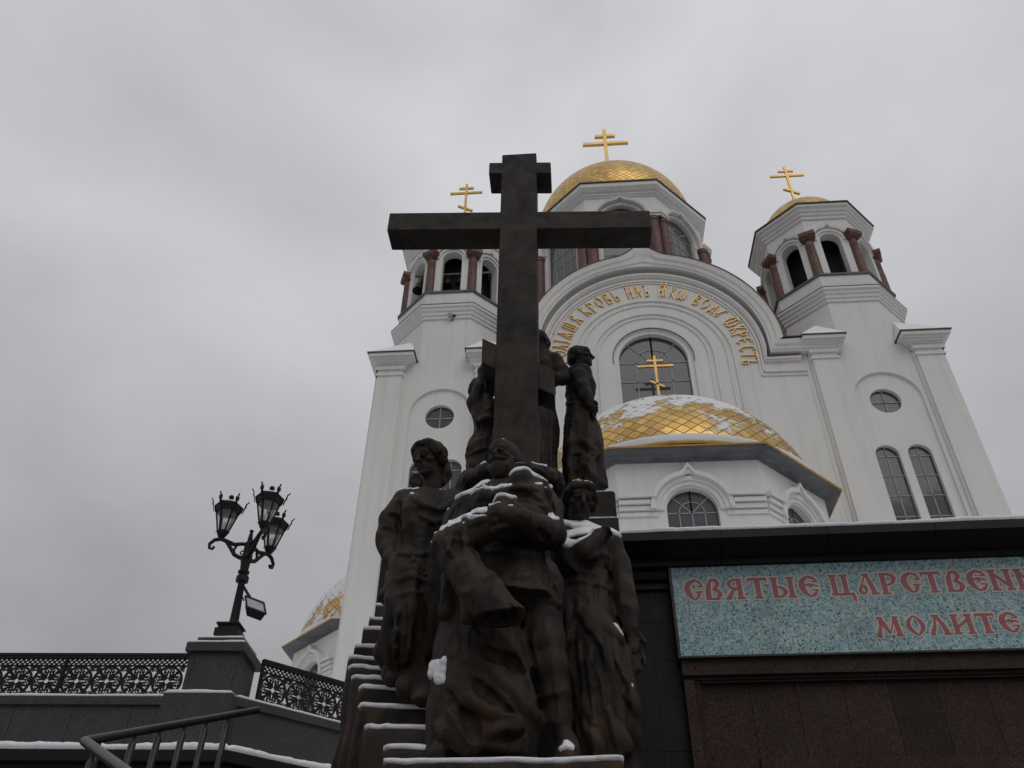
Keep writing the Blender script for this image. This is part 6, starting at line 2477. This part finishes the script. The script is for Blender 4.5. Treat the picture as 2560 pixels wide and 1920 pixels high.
for pts, rr in (([(240, 900), (230, 1150), (260, 1400)], 0.045), ([(330, 940), (390, 1100), (440, 1250)], 0.05), ([(290, 950), (280, 1150), (330, 1500), (400, 1750)], 0.05), ([(420, 960), (500, 1070), (590, 1180)], 0.045), ([(440, 1200), (520, 1450), (600, 1750)], 0.05), ([(590, 1430), (640, 1550), (690, 1680)], 0.04), ([(300, 1600), (380, 1800), (470, 1960)], 0.05), ([(500, 1650), (580, 1820), (640, 1960)], 0.05), ([(240, 650), (300, 690), (380, 690)], 0.02), ([(360, 600), (440, 560), (500, 580)], 0.02)):
    S.stroke(cG, pts, rr * .9, 0.022, out=0.25)
for pts, rr in (([(265, 1000), (250, 1250), (300, 1550)], 0.045), ([(330, 1080), (420, 1230), (450, 1400)], 0.045), ([(380, 1300), (420, 1550), (500, 1800)], 0.045), ([(530, 1300), (600, 1480), (640, 1650)], 0.035), ([(480, 640), (500, 720), (495, 790)], 0.03)):
    S.stroke(cG, pts, rr, 0.02, True)
S.cloth(0.022, (6, 6, 2.0), 21.0, (-2, 5, 2.0), (2, 8, 4.9))
S.cloth(0.018, (11, 11, 5), 28.0, (-2, 5, 2.0), (2, 8, 4.9))
Bg = basis((0.22, -0.90, -0.34), 0.06)
hcg = cG(300, 205, YG - .02)
HS = Sculpt(np.array(hcg) - (0.34, 0.34, 0.42), np.array(hcg) + 0.30, 0.0075)
Hg = head(HS, hcg, Bg, SK * 1.02, female=True, neck_to=cG(325, 440, YG + .05))
S.mesh('body', BRONZE, girl)
HS.cloth(0.003, (40, 40, 30), 37.0)
HS.mesh('head', BRONZE, girl)
S.snow(girl, 0.026, 0.34, 0.80, 6.0, zones=[(cG(200, 380, YG), .16), (cG(300, 420, YG - .1), .17), (cG(260, 470, YG - .15), .17), (cG(500, 440, YG), .13), (cG(520, 1110, YG - .2), .10), (cG(630, 1480, YG - .2), .09)])
Hr = Sculpt(np.array(hcg) - 0.34, np.array(hcg) + 0.34, 0.011)
for e in (-1, 1):
    Hr.chain([Hg(e * .014, .082, .080), Hg(e * .046, .062, .072), Hg(e * .078, .025, .030), Hg(e * .080, -.03, -.02)], [.022 * SK, .024 * SK, .022 * SK, .022 * SK], .02)
Hr.ell(Hg(0, -.04, .045), SK * np.array((.080, .082, .086)), Bg, .03)
Hr.ell(Hg(0, -.11, -.02), SK * np.array((.05, .05, .05)), Bg, .03)
Hr.ell(cG(218, 250, YG + .08), (0.07, 0.07, 0.12), None, .03)
Hr.cloth(0.016, (24, 24, 12), 15.0)
Hr.mesh('hair', BRONZE, girl)
Hr.snow(girl, 0.012, 0.80, 0.66, 2.0)

# ---- woman standing upright on the plinth, seen from the side
up = figure('statue', 'bronze woman standing upright in profile on the plinth, right of the cross', cU(1270, 1610, YPY + .45))
YU = YPY + .42
S = Sculpt((-0.75, 8.25, zpl - 0.01), (0.75, 9.55, 9.7), 0.016)
S.loft([sec(cU, 1105, 1355, 750, YU, 0.17), sec(cU, 1088, 1385, 880, YU, 0.23), sec(cU, 1060, 1412, 1010, YU, 0.26), sec(cU, 1055, 1435, 1150, YU, 0.28), sec(cU, 1058, 1445, 1300, YU, 0.29), sec(cU, 1060, 1460, 1450, YU, 0.30), sec(cU, 1062, 1478, 1612, YU, 0.30)], 0.05, 0.024, 7, 2.6, 1.8)
S.loft([sec(cU, 1150, 1300, 425, YU, 0.12), sec(cU, 1095, 1365, 520, YU, 0.19), sec(cU, 1080, 1388, 580, YU, 0.21), sec(cU, 1088, 1372, 660, YU, 0.19), sec(cU, 1108, 1352, 750, YU, 0.165)], 0.06)
S.chain([cU(1150, 450, YU), cU(1260, 430, YU - .08)], [0.10, 0.11], 0.06)
S.chain([cU(1215, 465, YU - .15), cU(1250, 580, YU - .20), cU(1278, 670, YU - .22), cU(1325, 745, YU - .26)], [0.105, 0.09, 0.085, 0.05], 0.04)
fingers(S, cU(1325, 745, YU - .26), cU(1408, 872, YU - .26), (0.5, -0.5, 0.6), 0.11, 0.022, (0.0, -0.02, 0), thumb=1)
S.stroke(cU, [(1100, 755), (1200, 745), (1350, 770)], 0.022, 0.012, taper=False)
for pts, rr in (([(1240, 1090), (1310, 1160), (1400, 1245)], 0.04), ([(1320, 1190), (1400, 1240), (1420, 1260)], 0.03), ([(1420, 1250), (1300, 1280), (1190, 1430)], 0.045), ([(1140, 1000), (1120, 1200), (1130, 1500)], 0.04), ([(1250, 1330), (1350, 1450), (1400, 1600)], 0.04), ([(1130, 1250), (1250, 1230), (1380, 1250)], 0.03)):
    S.stroke(cU, pts, rr * .9, 0.022, out=0.25)
for pts, rr in (([(1200, 1140), (1300, 1220), (1380, 1270)], 0.04), ([(1280, 1340), (1220, 1450), (1200, 1560)], 0.04), ([(1180, 560), (1190, 660), (1230, 730)], 0.025)):
    S.stroke(cU, pts, rr, 0.02, True)
S.cloth(0.016, (11, 11, 5), 43.0, (-2, 5, 2), (2, 12, 8.6))
S.cloth(0.03, (6, 6, 2.2), 41.0, (-2, 5, 2), (2, 12, 8.6))
Bu = basis((0.95, -0.10, 0.02), 0.0)
hcu = cU(1232, 290, YU)
HS = Sculpt(np.array(hcu) - (0.34, 0.34, 0.42), np.array(hcu) + 0.30, 0.011)
Hu = head(HS, hcu, Bu, SK, female=True, neck_to=cU(1225, 450, YU))
S.mesh('body', BRONZE, up)
HS.mesh('head', BRONZE, up)
S.snow(up, 0.016, 0.70, 0.60, 12.0, zones=[(cU(1310, 1160, YU - .2), .12), (cU(1370, 1225, YU - .2), .10), (cU(1230, 1360, YU - .25), .12)])
Hr = Sculpt(np.array(hcu) - 0.34, np.array(hcu) + 0.34, 0.013)
Hr.ell(Hu(0, -.035, .040), SK * np.array((.080, .086, .084)), Bu, .03)
Hr.ell(Hu(0, -.075, -.02), SK * np.array((.065, .05, .06)), Bu, .03)
Hr.cloth(0.012, (24, 24, 12), 25.0)
Hr.mesh('hair', BRONZE, up)

# ---- woman half hidden behind the cross, seen from the back
bk_ = figure('statue', 'bronze woman half hidden behind the right side of the cross, turned away', cU(900, 1400, 8.6))
YB = 8.75
S = Sculpt((-1.35, 8.1, zpy), (0.55, 9.5, 10.2), 0.018)
zfoot = zpy + 0.0
S.loft([sec(cU, 760, 972, 640, YB, 0.17), sec(cU, 745, 985, 800, YB, 0.22), sec(cU, 735, 1010, 920, YB, 0.25), sec(cU, 735, 1012, 1010, YB, 0.27), sec(cU, 740, 998, 1200, YB, 0.27), sec(cU, 740, 995, 1330, YB, 0.27), sec(cU, 740, 1002, 1650, YB, 0.27)], 0.05, 0.02, 7, 0.3, 1.5)
S.loft([sec(cU, 770, 930, 290, YB, 0.14), sec(cU, 745, 985, 400, YB, 0.20), sec(cU, 755, 975, 520, YB, 0.20), sec(cU, 760, 970, 640, YB, 0.17)], 0.06)
S.chain([cU(760, 330, YB), cU(850, 290, YB), cU(955, 335, YB)], [0.12, 0.11, 0.135], 0.06)
S.chain([cU(970, 340, YB), cU(1030, 430, YB - .03), cU(1055, 500, YB - .05)], [0.125, 0.11, 0.095], 0.05)
S.chain([cU(1050, 505, YB - .05), cU(960, 500, YB - .18), cU(870, 470, YB - .2)], [0.09, 0.075, 0.055], 0.04)
fingers(S, cU(870, 470, YB - .2), cU(780, 440, YB - .2), (0, 0.2, 1), 0.10, 0.022, (0, 0.02, 0), thumb=1)
Bb = basis((0.62, 0.70, -0.10), 0.0)
hcb = cU(835, 150, YB)
HS = Sculpt(np.array(hcb) - (0.34, 0.34, 0.42), np.array(hcb) + 0.30, 0.011)
Hb = head(HS, hcb, Bb, SK * 0.98, female=True, neck_to=cU(835, 300, YB))
S.cloth(0.03, (6, 6, 2.2), 51.0, (-2, 5, 2), (2, 12, 8.9))
S.mesh('body', BRONZE, bk_)
HS.mesh('head', BRONZE, bk_)
Hr = Sculpt(np.array(hcb) - 0.34, np.array(hcb) + 0.34, 0.014)
Hr.ell(Hb(0, -.03, .038), SK * np.array((.082, .086, .086)), Bb, .03)
Hr.ell(Hb(0, -.085, .02), SK * np.array((.055, .045, .055)), Bb, .03)
Hr.cloth(0.012, (22, 22, 12), 35.0)
Hr.mesh('hair', BRONZE, bk_)

# ---- woman at the left of the cross, arm raised to it
lf = figure('statue', 'bronze woman pressed against the left side of the cross with her arm raised', cU(250, 1440, 7.7))
YL_ = 7.72
S = Sculpt((-1.75, 7.2, 5.1), (-0.6, 8.4, 8.7), 0.016)
S.loft([sec(cU, 195, 370, 1060, YL_, 0.15), sec(cU, 140, 385, 1170, YL_, 0.21), sec(cU, 98, 380, 1280, YL_, 0.25), sec(cU, 108, 380, 1400, YL_, 0.26), sec(cU, 120, 380, 1650, YL_, 0.25)], 0.05, 0.02, 5, 0.4, 1.0)
S.loft([sec(cU, 190, 400, 740, YL_ + .03, 0.15), sec(cU, 145, 395, 830, YL_, 0.20), sec(cU, 158, 390, 920, YL_, 0.19), sec(cU, 195, 375, 1060, YL_, 0.15)], 0.06, 0.012, 5, 1.4)
S.chain([cU(215, 760, YL_), cU(200, 720, YL_ - .1), cU(235, 600, YL_ - .14), cU(255, 470, YL_ - .12)], [0.105, 0.095, 0.075, 0.05], 0.04)
fingers(S, cU(252, 480, YL_ - .12), cU(246, 350, YL_ - .10), (0.4, -0.9, 0), 0.10, 0.021, (0.02, 0, 0), thumb=-1)
Bl = basis((0.72, -0.35, 0.35), 0.1)
hcl = cU(285, 600, YL_)
HS = Sculpt(np.array(hcl) - (0.34, 0.34, 0.42), np.array(hcl) + 0.30, 0.011)
Hl = head(HS, hcl, Bl, SK * 0.98, female=True, neck_to=cU(290, 760, YL_))
S.chain([cU(330, 780, YL_ - .1), cU(330, 900, YL_ - .2), cU(300, 700, YL_ - .22)], [0.09, 0.08, 0.05], 0.04)
S.stroke(cU, [(200, 1065), (290, 1045), (370, 1030)], 0.03, 0.015)
S.stroke(cU, [(120, 1260), (230, 1200), (350, 1180)], 0.035, 0.02)
S.stroke(cU, [(180, 860), (260, 900), (340, 880)], 0.03, 0.02)
S.cloth(0.045, (6, 6, 4.0), 61.0, (-3, 5, 2), (2, 12, 7.6))
S.mesh('body', BRONZE, lf)
HS.mesh('head', BRONZE, lf)
S.snow(lf, 0.016, 0.74, 0.50, 14.0)
Hr = Sculpt(np.array(hcl) - 0.36, np.array(hcl) + 0.34, 0.014)
Hr.ell(Hl(0, -.035, .04), SK * np.array((.086, .088, .088)), Bl, .03)
Hr.chain([Hl(0, -.09, -.02), cU(185, 640, YL_ + .03), cU(160, 635, YL_ + .03)], [0.09, 0.05, 0.035], .03)
Hr.chain([cU(185, 640, YL_ + .03), cU(172, 700, YL_ + .03), cU(178, 745, YL_ + .03)], [0.05, 0.04, 0.03], .03)
Hr.cloth(0.028, (22, 22, 12), 45.0)
Hr.mesh('hair', BRONZE, lf)

# ---- ledge of rolled drapery round the foot of the cross
led = thing('bronze_ledge', 'rolled bronze ledge round the foot of the cross, behind the bearded man', 'ledge', tuple(float(v) for v in cU(550, 1480, 7.1)))
S = Sculpt((-1.95, 6.6, 4.4), (0.1, 8.3, 6.6), 0.016)
YR = 7.05
S.chain([cU(105, 1550, 7.5), cU(180, 1465, 7.25), cU(290, 1430, YR), cU(450, 1430, YR - .08), cU(620, 1425, YR - .08), cU(770, 1420, YR - .02), cU(900, 1450, YR + .12), cU(975, 1490, YR + .35), cU(985, 1600, YR + .5)], [0.085, 0.075, 0.07, 0.07, 0.07, 0.07, 0.075, 0.08, 0.09], 0.05)
S.chain([cU(110, 1500, 7.55), cU(95, 1600, 7.5), cU(110, 1750, 7.5)], [0.09, 0.10, 0.14], 0.04)
S.loft([(np.array((-0.85, 7.55, 4.4)), 0.85, 0.55), (np.array((-0.85, 7.55, 5.15)), 0.80, 0.5), (np.array((-0.85, 7.6, 5.35)), 0.66, 0.4)], 0.08, 0.03, 9)
S.cloth(0.05, (6, 6, 6), 71.0)
S.cloth(0.02, (14, 14, 14), 75.0)
S.mesh('ledge', BRONZE, led)
S.snow(led, 0.022, 0.70, 0.58, 11.0)
